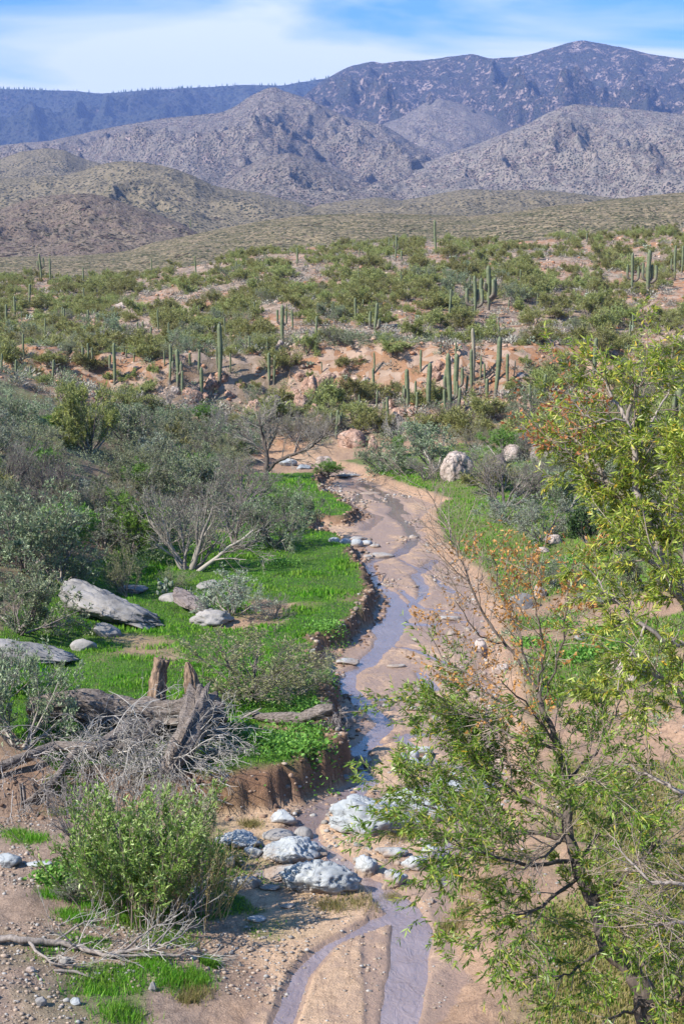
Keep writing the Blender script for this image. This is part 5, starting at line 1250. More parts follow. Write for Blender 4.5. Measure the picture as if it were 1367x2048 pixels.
for i, s in enumerate(SH):
    px, py, w, h, k, lb = s[:6]; p = place(px, py); sc = dep(p) / F
    p = p.copy(); 
    put_shrub(k, i, (p[0], p[1] + w * sc * 0.12, float(gz(p[0], p[1] + w * sc * .12)) - .03), h * sc * 0.98, w * sc * 1.12, random.uniform(0, 6.28), lb, s[6] if len(s) > 6 else 'shrub', None,
              {'olivefine': 'palo_verde_tree', 'olive': 'palo_verde_bush', 'dead': 'dead_shrub', 'bare': 'twiggy_shrub'}.get(k, 'leafy_shrub'))
# more of the same shrubs filling the two slopes behind the ones named above
rt = np.random.default_rng(303); taken = []
for side_, nmax in (('left', 95), ('right', 55)):
    c_ = 0
    for _ in range(3000):
        if c_ >= nmax: break
        if side_ == 'left':
            y = rt.uniform(43, 96); x = float(np.interp(y, [43, 50, 60, 75, 96], [-9.5, -7.2, -6.0, -6.5, -6])) - 17 * rt.random()
        else:
            y = rt.uniform(52, 96); x = float(np.interp(y, [50, 60, 75, 96], [11, 10.5, 9.5, 6.5])) + 14 * rt.random()
        if abs(x / y) > .27: continue
        if any((x - a) ** 2 + (y - b) ** 2 < 1.7 ** 2 for a, b in taken): continue
        qx, qy, _d = to_px(np.array([x, y, float(gz(x, y))]))
        if abs(qx - 172) < 95 and 860 < qy < 1000: continue
        if side_ == 'left' and qy < 850: continue
        if 480 < qx < 600 and 930 < qy < 1030: continue
        taken.append((x, y)); c_ += 1
        k = rt.choice(['greygreen', 'bare', 'light', 'bright', 'sage', 'olive'], p=[.42, .22, .12, .06, .10, .08]); w_ = rt.uniform(2.0, 3.6)
        put_shrub(k, int(rt.integers(0, 5)), (x, y, float(gz(x, y)) - .04), w_ * rt.uniform(.5, .8), w_, rt.uniform(0, 6.28), 'x', 'shrub', 'tangled shrubs of the %s slope' % side_,
                  {'olive': 'palo_verde_bush', 'bare': 'twiggy_shrub'}.get(k, 'leafy_shrub'))
tk = {}
TN = {'palo_verde_green': 'olive green bush', 'grey_green_leaf': 'grey-green shrub', 'sage_leaf': 'silvery sage shrub', 'light_olive_leaf': 'pale airy shrub', 'bright_green_leaf': 'bright green shrub'}
for o in [o for o in bpy.data.objects if o.get('label') == 'x']:
    side_ = 'left' if 'left' in o['group'] else 'right'; yy_ = o.location.y
    row = 'front' if yy_ < 56 else 'middle' if yy_ < 68 else 'rear' if yy_ < 82 else 'farthest'
    mt_ = o.children[-1].data.materials[0].name; tk.setdefault((side_, row, 'nearly leafless twiggy shrub' if o.name.startswith('twiggy') else TN.get(mt_, 'grey shrub')), []).append(o)
for (side_, row, nm_), L_ in tk.items():
    L_.sort(key=lambda o: o.location.x / o.location.y)
    for q_, o in enumerate(L_):
        o['label'] = '%s, %s of its kind from the left in the %s row of the %s thicket' % (nm_, ordn[q_], row, side_)
        if len(o['label'].split()) > 16: o['label'] = o['label'].replace(' of its kind', '')
# undergrowth filling the left slope
rf = np.random.default_rng(77); n_ = 420
y = rf.uniform(38, 92, n_); x = np.interp(y, [30, 45, 60, 92], [-7.5, -6.5, -5.5, -8]) - 22 * rf.random(n_) ** 1.2 * 1.0
keep = np.abs(x / y) < 0.30; x, y = x[keep], y[keep]; z = gz(x, y); w = 0.6 + 1.3 * rf.random(len(x))
keep = ~((y < 45) & (x > -9)); x, y, z, w = x[keep], y[keep], z[keep], w[keep]
mass('slope_undergrowth', 'tangled grey-green undergrowth filling the left slope', 'undergrowth', np.stack([x, y, z], -1), w, w * .7, 'greygreen', 78, 260, .075, .02)
y = rf.uniform(48, 92, 260); x = np.interp(y, [48, 60, 75, 92], [10, 9, 8, 5]) + 14 * rf.random(260); keep = np.abs(x / y) < 0.3; x, y = x[keep], y[keep]; z = gz(x, y); w = .6 + 1.2 * rf.random(len(x))
mass('right_undergrowth', 'tangled undergrowth on the right slope behind the meadow', 'undergrowth', np.stack([x, y, z], -1), w, w * .7, 'sage', 79, 260, .075, .02)

# ------------------------------------------------------------------ grass
def blades(name, label, x, y, z, hgt, mat, seed, cat='grass', lean=0.5, wr=0.22):
    r = np.random.default_rng(seed); n = len(x); a = r.uniform(0, 2 * pi, n); t_ = r.uniform(0, 2 * pi, n)
    w = hgt * wr * (1 + .5 * r.random(n)); dx, dy = np.cos(a) * w, np.sin(a) * w
    l = hgt * lean * r.random(n)
    V = np.stack([np.stack([x - dx, y - dy, z - .01], -1), np.stack([x + dx, y + dy, z - .01], -1), np.stack([x + np.cos(t_) * l, y + np.sin(t_) * l, z + hgt], -1)], 1)
    mb = MB(); mb.add(V.reshape(-1, 3), None, np.arange(3 * n).reshape(n, 3)); return tag(mb.build(name, M[mat]), label, cat, None, 'stuff')
def grass_pts(n, seed, x0, x1, y0, y1, thr, want_dry):
    r = np.random.default_rng(seed); t = r.random(n); y = (y0 ** -0.6 + t * (y1 ** -0.6 - y0 ** -0.6)) ** (-1 / 0.6); x = x0 + (x1 - x0) * r.random(n)
    z, d, lf = ground(x, y); g, dr = grass_mask(x, y, d, lf)
    k = (g > thr + .5 * r.random(n)) & ((r.random(n) < dr) == want_dry) & (np.abs(x / y) < 0.28); return x[k], y[k], z[k]
x, y, z = grass_pts(420000, 21, -12, 4.5, 17.5, 84, .25, False); nn_ = fbm(x * .8, y * .8, seed=5, o=3)
print('grass', len(x))
hg = 0.6 * (0.035 + 0.06 * np.random.default_rng(2).random(len(x)) ** 2) * (1 + 2.2 * np.clip(nn_ + .1, 0, 1) ** 1.3) * (0.75 + y / 90)
blades('grass', 'bright green winter grass on the left terrace', x, y, z, hg, 'grass', 22)
x, y, z = grass_pts(200000, 23, 1.5, 14, 13, 88, .25, False); hg = (0.04 + .04 * np.random.default_rng(3).random(len(x))) * (0.75 + y / 80)
print('grass r', len(x)); blades('right_bank_grass', 'green grass on the right bank meadow', x, y, z, hg, 'grass', 24)
x, y, z = grass_pts(240000, 25, 1.2, 9, 13, 60, .2, True); hg = 0.035 + .045 * np.random.default_rng(4).random(len(x))
print('grass d', len(x)); blades('dry_grass', 'yellowing short grass on the near right bank', x, y, z, hg, 'drygrass', 26)
# straw tufts caught on the wash rocks and lip of the bank
def tufts(name, label, cs, n, hgt, mat, seed, spread=.18, cat='weeds', lean=1.0, wr=.06):
    r = np.random.default_rng(seed); xs, ys, hs = [], [], []
    for (px, py, w) in cs:
        p = place(px, py); s = w * dep(p) / F / 2; xs.append(p[0] + s * r.normal(size=n) * .6); ys.append(p[1] + s * r.normal(size=n) * .6); hs.append(hgt * r.uniform(.5, 1.2, n))
    x, y, h = map(np.concatenate, (xs, ys, hs)); return blades(name, label, x, y, gz(x, y), h, mat, seed, cat, lean, wr)
tufts('green_tufts', 'green grass tufts over the left foreground gravel', [(250, 1840, 100), (340, 1880, 90), (300, 1930, 80), (200, 1975, 110), (340, 1960, 80), (240, 2030, 90), (420, 1930, 30), (200, 1810, 90), (150, 1835, 60), (320, 1830, 140), (250, 1790, 60), (60, 1680, 60), (30, 1670, 40), (390, 1960, 60), (130, 1610, 60), (110, 1790, 50)], 900, .10, 'grass', 31)
tufts('dry_tufts', 'dry straw tufts between the stream rocks', [(790, 1672, 60), (840, 1660, 50), (780, 1800, 30), (720, 1805, 90), (660, 1812, 60), (790, 1765, 30), (470, 1730, 20), (390, 1985, 60), (380, 2000, 40), (500, 1650, 40), (900, 1860, 60), (930, 1820, 60), (960, 1770, 90), (1000, 1720, 90)], 500, .09, 'drygrass', 32)
def weeds(name, label, cs, n, size, mat, seed):
    r = np.random.default_rng(seed); mb = MB()
    for (px, py, w) in cs:
        p = place(px, py); s = w * dep(p) / F / 2; x = p[0] + s * r.normal(size=n) * .6; y = p[1] + s * 1.2 * r.normal(size=n) * .6; z = gz(x, y) + r.random(n) * size * 2
        a = r.uniform(0, 6.28, n); A = np.stack([np.cos(a), np.sin(a), .2 + .7 * r.random(n)], -1); leaves(mb, r, np.stack([x, y, z], -1), A, size * r.uniform(.6, 1.4, n), size * .55 * r.uniform(.6, 1.3, n))
    return tag(mb.build(name, M[mat]), label, 'weeds', None, 'stuff')
weeds('right_bank_weeds', 'low green weeds on the bare right bank', [(1100, 1240, 120), (1200, 1290, 100), (1050, 1330, 90), (1150, 1380, 100), (1080, 1180, 90), (1240, 1250, 80), (1000, 1280, 60), (1290, 1330, 80), (1180, 1440, 80), (1300, 1450, 70)], 220, .07, 'greygreen', 35)
weeds('broadleaf_weeds', 'broad-leaved green weeds on the meadow lip and by the seep willow', [(600, 1470, 120), (560, 1500, 120), (620, 1500, 90), (520, 1480, 80), (470, 1400, 90), (640, 1360, 60), (600, 1420, 100), (480, 1340, 80), (660, 1260, 60), (150, 1760, 90), (180, 1745, 60), (110, 1765, 60), (300, 1810, 90), (330, 1790, 60), (1150, 1320, 50), (1120, 1255, 60), (1170, 1310, 40), (1060, 1290, 60), (1190, 1270, 50), (1230, 1300, 60), (1130, 1130, 60), (560, 1130, 60)], 500, .09, 'bright', 33)

# ------------------------------------------------------------------ the leaning bare tree and other bare wood
def limb_tree(name, label, cat, limbs, mat_trunk, mat_twig, mat_leaf, seed, spec, thick=1.0):
    """limbs: list of paths [(px,py,depth,radius)...]; smaller wood grows from them by itself"""
    r = np.random.default_rng(seed); root = bpy.data.objects.new(name, None); COL.objects.link(root)
    base = at(*limbs[0][0][:3]); root.location = base
    tr = MB(); tw = MB(); lf = MB(); lf2 = MB()
    for li, lb_ in enumerate(limbs):
        P = np.array([at(a, b, c) for a, b, c, _ in lb_]) - base; Rr = np.array([q[3] for q in lb_]) * (thick if li else 1.0)
        # resample smoothly
        k = (len(P) - 1) * 5 + 1; s = np.linspace(0, len(P) - 1, k); i = np.minimum(s.astype(int), len(P) - 2); f = (s - i)[:, None]
        p0, p1 = P[np.maximum(i - 1, 0)], P[i]; p2, p3 = P[i + 1], P[np.minimum(i + 2, len(P) - 1)]
        Q = .5 * ((2 * p1) + (p2 - p0) * f + (2 * p0 - 5 * p1 + 4 * p2 - p3) * f ** 2 + (3 * p1 - p0 - 3 * p2 + p3) * f ** 3)
        Q += 0.012 * r.normal(size=Q.shape) * np.minimum(1, np.arange(k)[:, None]); Rq = np.interp(s, np.arange(len(P)), Rr)
        sides = 8; d = nrm(np.gradient(Q, axis=0)); a, b = perp(d)
        # keep the frame from flipping
        for m_ in range(1, k):
            a[m_] = nrm(a[m_ - 1] - d[m_] * np.dot(a[m_ - 1], d[m_])); b[m_] = np.cross(d[m_], a[m_])
        ang = np.arange(sides) * 2 * pi / sides; V = Q[:, None] + (a[:, None] * np.cos(ang)[None, :, None] + b[:, None] * np.sin(ang)[None, :, None]) * (Rq[:, None, None] * (1 + .08 * r.normal(size=(k, sides, 1))))
        idx = np.arange(k * sides).reshape(k, sides); j = np.arange(sides); jn = (j + 1) % sides
        tr.add(V.reshape(-1, 3), np.stack([idx[:-1][:, j], idx[:-1][:, jn], idx[1:][:, jn], idx[1:][:, j]], -1).reshape(-1, 4))
        sp = spec[li] if isinstance(spec, list) else spec
        if not sp or not sp.get('n'): continue
        L = np.linalg.norm(np.diff(Q, axis=0), axis=1).sum()
        n = int(sp['n'] * L) + 1; t0 = sp.get('t0', .25)
        t = r.uniform(t0, 1, n) * (k - 1); i = np.minimum(t.astype(int), k - 2); f = (t - i)[:, None]
        PP_ = Q[i] * (1 - f) + Q[i + 1] * f; dd = nrm(Q[i + 1] - Q[i]); aa, bb = perp(dd); ph = r.uniform(0, 2 * pi, n)[:, None]; an = r.uniform(.4, 1.1, n)[:, None]
        DD_ = nrm(dd * np.cos(an) + (aa * np.cos(ph) + bb * np.sin(ph)) * np.sin(an)); LL = sp['len'] * r.uniform(.5, 1.2, n); RR = np.minimum(np.interp(t, np.arange(k), Rq) * .5, sp.get('r', .012))
        pts = polyl(r, PP_, DD_, LL, 5, .12, sp.get('up', .05)); tubes(tw, pts, RR, np.maximum(RR * .35, .002), 4); Lc = LL; Rc = RR
        for (n2, ratio) in sp['lv']:
            P2, D2, L2, pi_, tt = children(r, pts, Lc, n2, ratio, .3, .9, .2); R2 = np.maximum(Rc[pi_] * .5, sp.get('minr', .0018)); pts = polyl(r, P2, D2, L2, 4, .14, sp.get('up', .03)); tubes(tw, pts, R2, R2 * .6, 3); Lc, Rc = L2, R2
        nl = sp.get('leaf', 0)
        if nl:
            m_, k1, _ = pts.shape; pi_ = np.repeat(np.arange(m_), nl); t = r.uniform(.1, 1, len(pi_)) * (k1 - 1); i = np.minimum(t.astype(int), k1 - 2); f = (t - i)[:, None]
            P3 = pts[pi_, i] * (1 - f) + pts[pi_, i + 1] * f; d3 = nrm(pts[pi_, i + 1] - pts[pi_, i]); A3_ = nrm(d3 + .6 * r.normal(size=d3.shape))
            ll, lw = sp.get('ll', .085), sp.get('lw', .016)
            leaves(lf2 if sp.get('rust') else lf, r, P3, A3_, ll * r.uniform(.6, 1.3, len(P3)), lw * r.uniform(.7, 1.3, len(P3)), sp.get('droop', .35))
    tr.build('trunk', M[mat_trunk], root, True)
    if tw.v: tw.build('twigs', M[mat_twig], root)
    if lf.v: lf.build('crown', M[mat_leaf], root)
    if lf2.v: o = lf2.build('crown', M['rust'], root); o['label'] = 'dried rusty leaves'
    print(name, 'leaves', sum(len(v) for v in lf.v) // 4, 'twigv', sum(len(v) for v in tw.v))
    return tag(root, label, cat)

pt = place(530, 962); D0 = dep(pt)
limb_tree('bare_tree', 'leaning leafless tree with a forked trunk at the wash bend', 'tree',
  [[(530, 975, D0, .17), (531, 945, D0, .15), (534, 915, D0, .12), (528, 880, D0, .09), (520, 850, D0 - .5, .05), (515, 835, D0 - .5, .03)],
   [(531, 948, D0, .13), (555, 922, D0, .10), (590, 908, D0 - .6, .085), (620, 895, D0 - .8, .06), (640, 880, D0 - .8, .04), (655, 862, D0 - 1, .025)],
   [(534, 915, D0, .07), (505, 885, D0 + .5, .05), (480, 862, D0 + .5, .025)], [(533, 905, D0, .06), (550, 870, D0, .04), (556, 845, D0, .02)], [(590, 908, D0 - .6, .05), (600, 880, D0, .03), (625, 855, D0, .02)]],
  'bark', 'twig', 'greygreen', 41, dict(n=6, len=1.3, lv=((5, .6), (3, .55)), r=.03, minr=.007, t0=.25))

# fallen cottonwood with two split posts
def log(path, rad, mat, seed, name, parent=None, groove=.12, sides=26, knots=.1):
    r = np.random.default_rng(seed); P = np.array(path, float); k = (len(P) - 1) * 10 + 1; s = np.linspace(0, len(P) - 1, k)
    Q = np.stack([np.interp(s, np.arange(len(P)), P[:, c]) for c in range(3)], -1); Rq = np.interp(s, np.arange(len(P)), rad)
    Q[1:-1] = (Q[:-2] + 2 * Q[1:-1] + Q[2:]) / 4
    d = nrm(np.gradient(Q, axis=0)); a, b = perp(d)
    for m_ in range(1, k): a[m_] = nrm(a[m_ - 1] - d[m_] * np.dot(a[m_ - 1], d[m_])); b[m_] = np.cross(d[m_], a[m_])
    ang = np.arange(sides) * 2 * pi / sides; S, Ag = np.meshgrid(np.arange(k), ang, indexing='ij')
    g = ridged(np.cos(Ag) * 3.5 + seed, np.sin(Ag) * 3.5 + S * .06, 3, seed); n2 = fbm(np.cos(Ag) * 1.2 + S * .15, np.sin(Ag) * 1.2 + seed, S * .1, o=3, seed=seed)
    rr = Rq[:, None] * (1 + groove * (g - .5) + knots * 2 * n2)
    V = Q[:, None] + (a[:, None] * np.cos(ang)[None, :, None] + b[:, None] * np.sin(ang)[None, :, None]) * rr[..., None]
    idx = np.arange(k * sides).reshape(k, sides); j = np.arange(sides); jn = (j + 1) % sides
    mb = MB(); V = V.reshape(-1, 3); V = np.vstack([V, Q[0] - d[0] * .02, Q[-1] - d[-1] * Rq[-1] * .3])
    mb.add(V, np.stack([idx[:-1][:, j], idx[:-1][:, jn], idx[1:][:, jn], idx[1:][:, j]], -1).reshape(-1, 4),
           np.vstack([np.stack([idx[0][jn], idx[0][j], np.full(sides, k * sides)], -1), np.stack([idx[-1][j], idx[-1][jn], np.full(sides, k * sides + 1)], -1)]))
    return mb.build(name, M[mat], parent, False)
g0 = place(330, 1440); DL = dep(g0)
root = tag(link('fallen_tree', None), 'huge fallen grey trunk with a broken root end and dead branches on the left bank', 'fallen tree')
def A_(px, py, dd=0.0, lift=None):
    p = at(px, py, DL + dd); q = near_ground(px, py, 0.12 if lift is None else lift)
    return q if (lift is not None or dep(q) < dep(p)) else p
log([A_(60, 1420, 0, .45), A_(150, 1412, 0, .55), A_(230, 1424, 0, .42), A_(320, 1438, 0, .32), A_(390, 1436, 0, .36), A_(436, 1434, 0, .36)], [.2, .32, .34, .34, .42, .44], 'deadwood', 3, 'trunk', root, .7, 54)
log([A_(400, 1395, 0, .9), A_(388, 1440, 0, .65), A_(366, 1490, 0, .42), A_(330, 1550, 0, .25)], [.30, .25, .20, .12], 'deadwood', 5, 'limb', root, .8, 36)
log([A_(260, 1460, 0, .3), A_(200, 1497, 0, .3), A_(110, 1492, 0, .3), A_(30, 1522, 0, .25), A_(-60, 1560, 0, .2)], [.2, .13, .10, .11, .08], 'deadwood', 6, 'limb', root, .25, 18)
log([A_(330, 1440, 0, .3), A_(290, 1478, 0, .25), A_(230, 1502, 0, .25)], [.15, .13, .07], 'deadwood', 7, 'limb', root, .25, 16)
log([A_(150, 1505, 0, .3), A_(110, 1560, 0, .2), A_(60, 1600, 0, .15), A_(20, 1615, 0, .1)], [.08, .07, .05, .03], 'deadwood', 8, 'limb', root, .2, 12)
def brush(root, segs, n, ln, seed, r0=.012, name='twigs', mat='deadtwig', drop=0.0, lv=((5, .55), (3, .5)), minr=.005):
    r = np.random.default_rng(seed); mb = MB(); PS, DS = [], []
    for (a, b, dvec) in segs:
        t = r.random(n)[:, None]; PS.append(a * (1 - t) + b * t); DS.append(nrm(np.array(dvec) + .55 * r.normal(size=(n, 3))))
    P, D = np.concatenate(PS), np.concatenate(DS); L = ln * r.uniform(.5, 1.2, len(P)); R0 = np.full(len(P), r0); a = .4
    def fix(q):            # twigs rest on the ground instead of running into it
        g = gz(q[..., 0], q[..., 1]) + .03; q[..., 2] = np.maximum(q[..., 2], g + .12 * r.random(g.shape)); return q
    pts = fix(polyl(r, P, D, L, 6, .2, -drop)); tubes(mb, pts, R0, R0 * .4, 4)
    for n2, ratio in lv:
        P, D, L2, pi_, tt = children(r, pts, L, n2, ratio, .3, 1.0, .15); R0 = np.maximum(R0[pi_] * .5, minr); pts = fix(polyl(r, P, D, L2, 5, .25, -drop)); tubes(mb, pts, R0, R0 * .55, 3); L = L2
    return mb.build(name, M[mat], root)
Z_ = lambda a, b, l=.3: near_ground(a, b, l)
brush(root, [(Z_(380, 1470, .4), Z_(330, 1550, .2), (.8, -.5, .1)), (Z_(360, 1480, .4), Z_(320, 1550, .2), (-.6, -.6, .05)), (Z_(250, 1480), Z_(110, 1500), (.2, -.8, .15)), (Z_(280, 1440, .4), Z_(160, 1430, .4), (.1, -.9, .05)), (Z_(400, 1440, .5), Z_(370, 1490, .3), (1.1, -.4, .1)), (Z_(340, 1450, .3), Z_(260, 1460, .3), (0.1, -1, .05)), (Z_(300, 1500, .2), Z_(200, 1510, .2), (0.1, -.7, .2))], 21, 1.3, 51, drop=.09)
brush(root, [(Z_(110, 1500), Z_(0, 1530), (.1, -.8, .2)), (Z_(110, 1560), Z_(20, 1615, .1), (.4, -.6, .2))], 12, 1.0, 52, drop=.05)
p1 = tag(log([A_(318, 1430, -.3), A_(314, 1385, -.3), A_(318, 1345, -.2), A_(325, 1318, -.2)], [.20, .16, .145, .135], 'postwood', 11, 'split_post', None, .8, 40), 'taller flat-topped brown snag rising from the fallen trunk', 'tree stump')
p2 = tag(log([A_(392, 1415, -.2), A_(386, 1385, -.2), A_(381, 1350, -.2), A_(374, 1324, -.2)], [.19, .17, .13, .03], 'postwood', 12, 'split_post', None, .8, 40), 'shorter pointed pale snag rising right of the taller one', 'tree stump')
# smaller log reaching over the stream edge
g1 = place(590, 1452); D1 = dep(g1)
r2 = tag(link('fallen_log', None), 'dark gnarled log lying across the lip of the grassy bank', 'log')
B_ = lambda px, py, dd=0.0: at(px, py, D1 + dd)
log([B_(505, 1432, .3), B_(550, 1436, .1), B_(600, 1438, -.1), B_(640, 1424, -.2), B_(668, 1414, -.3)], [.05, .11, .14, .16, .07], 'deadwood', 21, 'trunk', r2, .35, 22, .2)
log([B_(620, 1440), B_(660, 1430, -.2), B_(700, 1424, -.3), B_(730, 1422, -.3)], [.05, .03, .018, .01], 'deadwood', 22, 'limb', r2, .2, 8)
brush(r2, [(B_(640, 1430, -.2), B_(680, 1425, -.3), (.5, -.3, -.5))], 14, .5, 53, .008, drop=.1)
b3 = tag(log([B_(478, 1440, .2), B_(500, 1428, .2), B_(523, 1416, .2)], [.03, .03, .012], 'barkpale', 23, 'broken_branch', None, .1, 8), 'short pale broken branch in the grass left of the dark log', 'branch')

# dead branch across the left foreground
g2 = place(200, 1905); D2 = dep(g2); C_ = None
def DB(*pts): return [(a, b, dep(near_ground(a, b, l)), r_) for a, b, l, r_ in pts]
limb_tree('dead_branch', 'long dead branch with pale forking tips lying in the left foreground', 'branch',
  [DB((-60, 1872, .12, .055), (40, 1880, .10, .05), (110, 1884, .10, .045), (170, 1898, .08, .038), (215, 1910, .08, .032), (250, 1902, .12, .028), (310, 1895, .2, .022), (350, 1880, .3, .014), (420, 1830, .5, .006)),
   DB((215, 1910, .08, .022), (280, 1912, .10, .02), (350, 1912, .12, .018), (385, 1903, .12, .016), (410, 1912, .08, .013), (440, 1940, .03, .007)),
   DB((240, 1902, .1, .018), (300, 1860, .3, .013), (360, 1820, .5, .009), (420, 1770, .7, .005)),
   DB((300, 1896, .2, .016), (350, 1850, .4, .011), (400, 1800, .6, .006)),
   DB((60, 1885, .1, .024), (100, 1925, .05, .016), (170, 1935, .05, .009)),
   DB((110, 1884, .1, .02), (160, 1850, .3, .012), (210, 1835, .4, .007)),
   DB((150, 1892, .1, .016), (120, 1860, .3, .010), (140, 1830, .45, .006))],
  'barkpale', 'deadtwig', 'greygreen', 61, dict(n=7, len=.5, lv=((4, .55),), r=.008, minr=.0035, t0=.3, up=.02))

# driftwood sticks
for i, (a, b, c, d_, lb) in enumerate([(110, 1945, 190, 1962, 'thin pale stick below the dead branch'), (405, 1598, 466, 1612, 'pale stick under the eroded bank'), (730, 1158, 770, 1148, 'dark stick lying on the upper sand'), (180, 1590, 250, 1600, 'grey stick on the bare ground left of the bank')]):
    P0, P1 = place(a, b), place(c, d_); P0[2] += .03; P1[2] += .03; mdl = (P0 + P1) / 2 + [0, 0.05, .02]
    tag(log([P0, mdl, P1], [.018, .02, .01], 'barkpale' if i != 2 else 'bark', 70 + i, 'stick', None, .1, 7), lb, 'stick')

# ------------------------------------------------------------------ seep willow clump, left foreground
def clump(name, label, px, py, wpx, hpx, seed, nst, leafm, nleaf, cat='shrub', dry=14, ll=.05, lw=.012, stem='twigpale', spread=.55, cat_=None):
    p = place(px, py); s = dep(p) / F; Hh = hpx * s; r = np.random.default_rng(seed)
    root = link(name, None); root.location = p; tw, lf, st, stl = MB(), MB(), MB(), MB()
    a = r.uniform(0, 2 * pi, nst); rad = .28 * wpx * s * np.sqrt(r.random(nst)); P = np.stack([rad * np.cos(a), rad * np.sin(a) * .8, np.full(nst, -.03)], -1)
    th = spread * (rad / (.28 * wpx * s)) * r.uniform(.5, 1.2, nst); D = np.stack([np.sin(th) * np.cos(a), np.sin(th) * np.sin(a), np.cos(th)], -1)
    L = Hh * r.uniform(.55, 1.02, nst); pts = polyl(r, P, D, L, 8, .06, .03); R0 = np.full(nst, .010); tubes(tw, pts, R0, R0 * .3, 4)
    P2, D2_, L2, pi_, tt = children(r, pts, L, 14, .22, .25, .8, .25); p2 = polyl(r, P2, D2_, L2, 4, .1, .12); R2 = np.full(len(P2), .0035); tubes(tw, p2, R2, R2 * .5, 3)
    m_, k1, _ = p2.shape; pi2 = np.repeat(np.arange(m_), nleaf); t = r.uniform(.1, 1, len(pi2)) * (k1 - 1); i = np.minimum(t.astype(int), k1 - 2); f = (t - i)[:, None]
    P3 = p2[pi2, i] * (1 - f) + p2[pi2, i + 1] * f; d3 = nrm(p2[pi2, i + 1] - p2[pi2, i]); leaves(lf, r, P3, nrm(d3 + .55 * r.normal(size=d3.shape)), ll * r.uniform(.6, 1.3, len(P3)), lw * r.uniform(.7, 1.3, len(P3)), .05)
    tw.build('stem', M[stem], root); lf.build('crown', M[leafm], root)
    if dry:
        a = r.uniform(0, 2 * pi, dry); P = np.stack([.3 * wpx * s * np.cos(a) * r.random(dry) + .16 * wpx * s, -.22 * wpx * s * r.random(dry), np.zeros(dry)], -1); D = nrm(np.stack([.35 * r.normal(size=dry) + .2, -.15 + .2 * r.normal(size=dry), np.ones(dry)], -1)); L = Hh * .75 * r.uniform(.6, 1.1, dry)
        pts = polyl(r, P, D, L, 6, .05, .0); R0 = np.full(dry, .006); tubes(st, pts, R0, R0 * .4, 4); P2, D2_, L2, pi_, tt = children(r, pts, L, 12, .16, .2, .6, .35); p2 = polyl(r, P2, D2_, L2, 2, .1, .1); tubes(st, p2, np.full(len(P2), .002), np.full(len(P2), .001), 3)
        q = np.repeat(np.arange(len(p2)), 3); leaves(stl, r, p2[q, 1] + (p2[q, 2] - p2[q, 1]) * r.random((len(q), 1)), nrm(p2[q, 2] - p2[q, 1] + .02 * r.normal(size=(len(q), 3))), .035 * r.uniform(.6, 1.3, len(q)), .010 * np.ones(len(q)))
        o = st.build('dry_stem', M['straw'], root); o['label'] = 'dried brown stems'; o2 = stl.build('seed_heads', M['straw'], root); o2['kind'] = 'stuff'
    return tag(root, label, cat)
clump('seep_willow', 'leafy green seep willow clump with dried stems in the left foreground', 275, 1835, 330, 255, 801, 90, 'seep', 15, dry=14, ll=.085, lw=.024)
clump('seep_willow', 'narrow leafy seep willow shoots at the stream side of the foreground clump', 395, 1830, 150, 220, 802, 26, 'seep', 9, dry=18, ll=.08, lw=.02)
clump('seep_willow', 'small leafy sprig of seep willow below the dead twigs', 375, 1720, 120, 160, 804, 24, 'light', 10, dry=6, ll=.06, lw=.012)
put_shrub('dead', 1, place(250, 1690), 1.5, 1.6, .4, 'ghostly pale dead weed stalks behind the foreground clump', 'shrub', None, 'dead_shrub')
put_shrub('dead', 2, place(160, 1700), 1.6, 1.1, 2.4, 'thin dead weed stalks at the left of the foreground clump', 'shrub', None, 'dead_shrub')
put_shrub('dead', 0, place(340, 1650), 1.0, 1.6, 1.4, 'pale dead weed stalks between the foreground clump and the fallen trunk', 'shrub', None, 'dead_shrub')
put_shrub('sage', 0, place(140, 1800), .45, .6, 1.2, 'small blue-green weed left of the foreground clump', 'shrub', None, 'leafy_shrub')

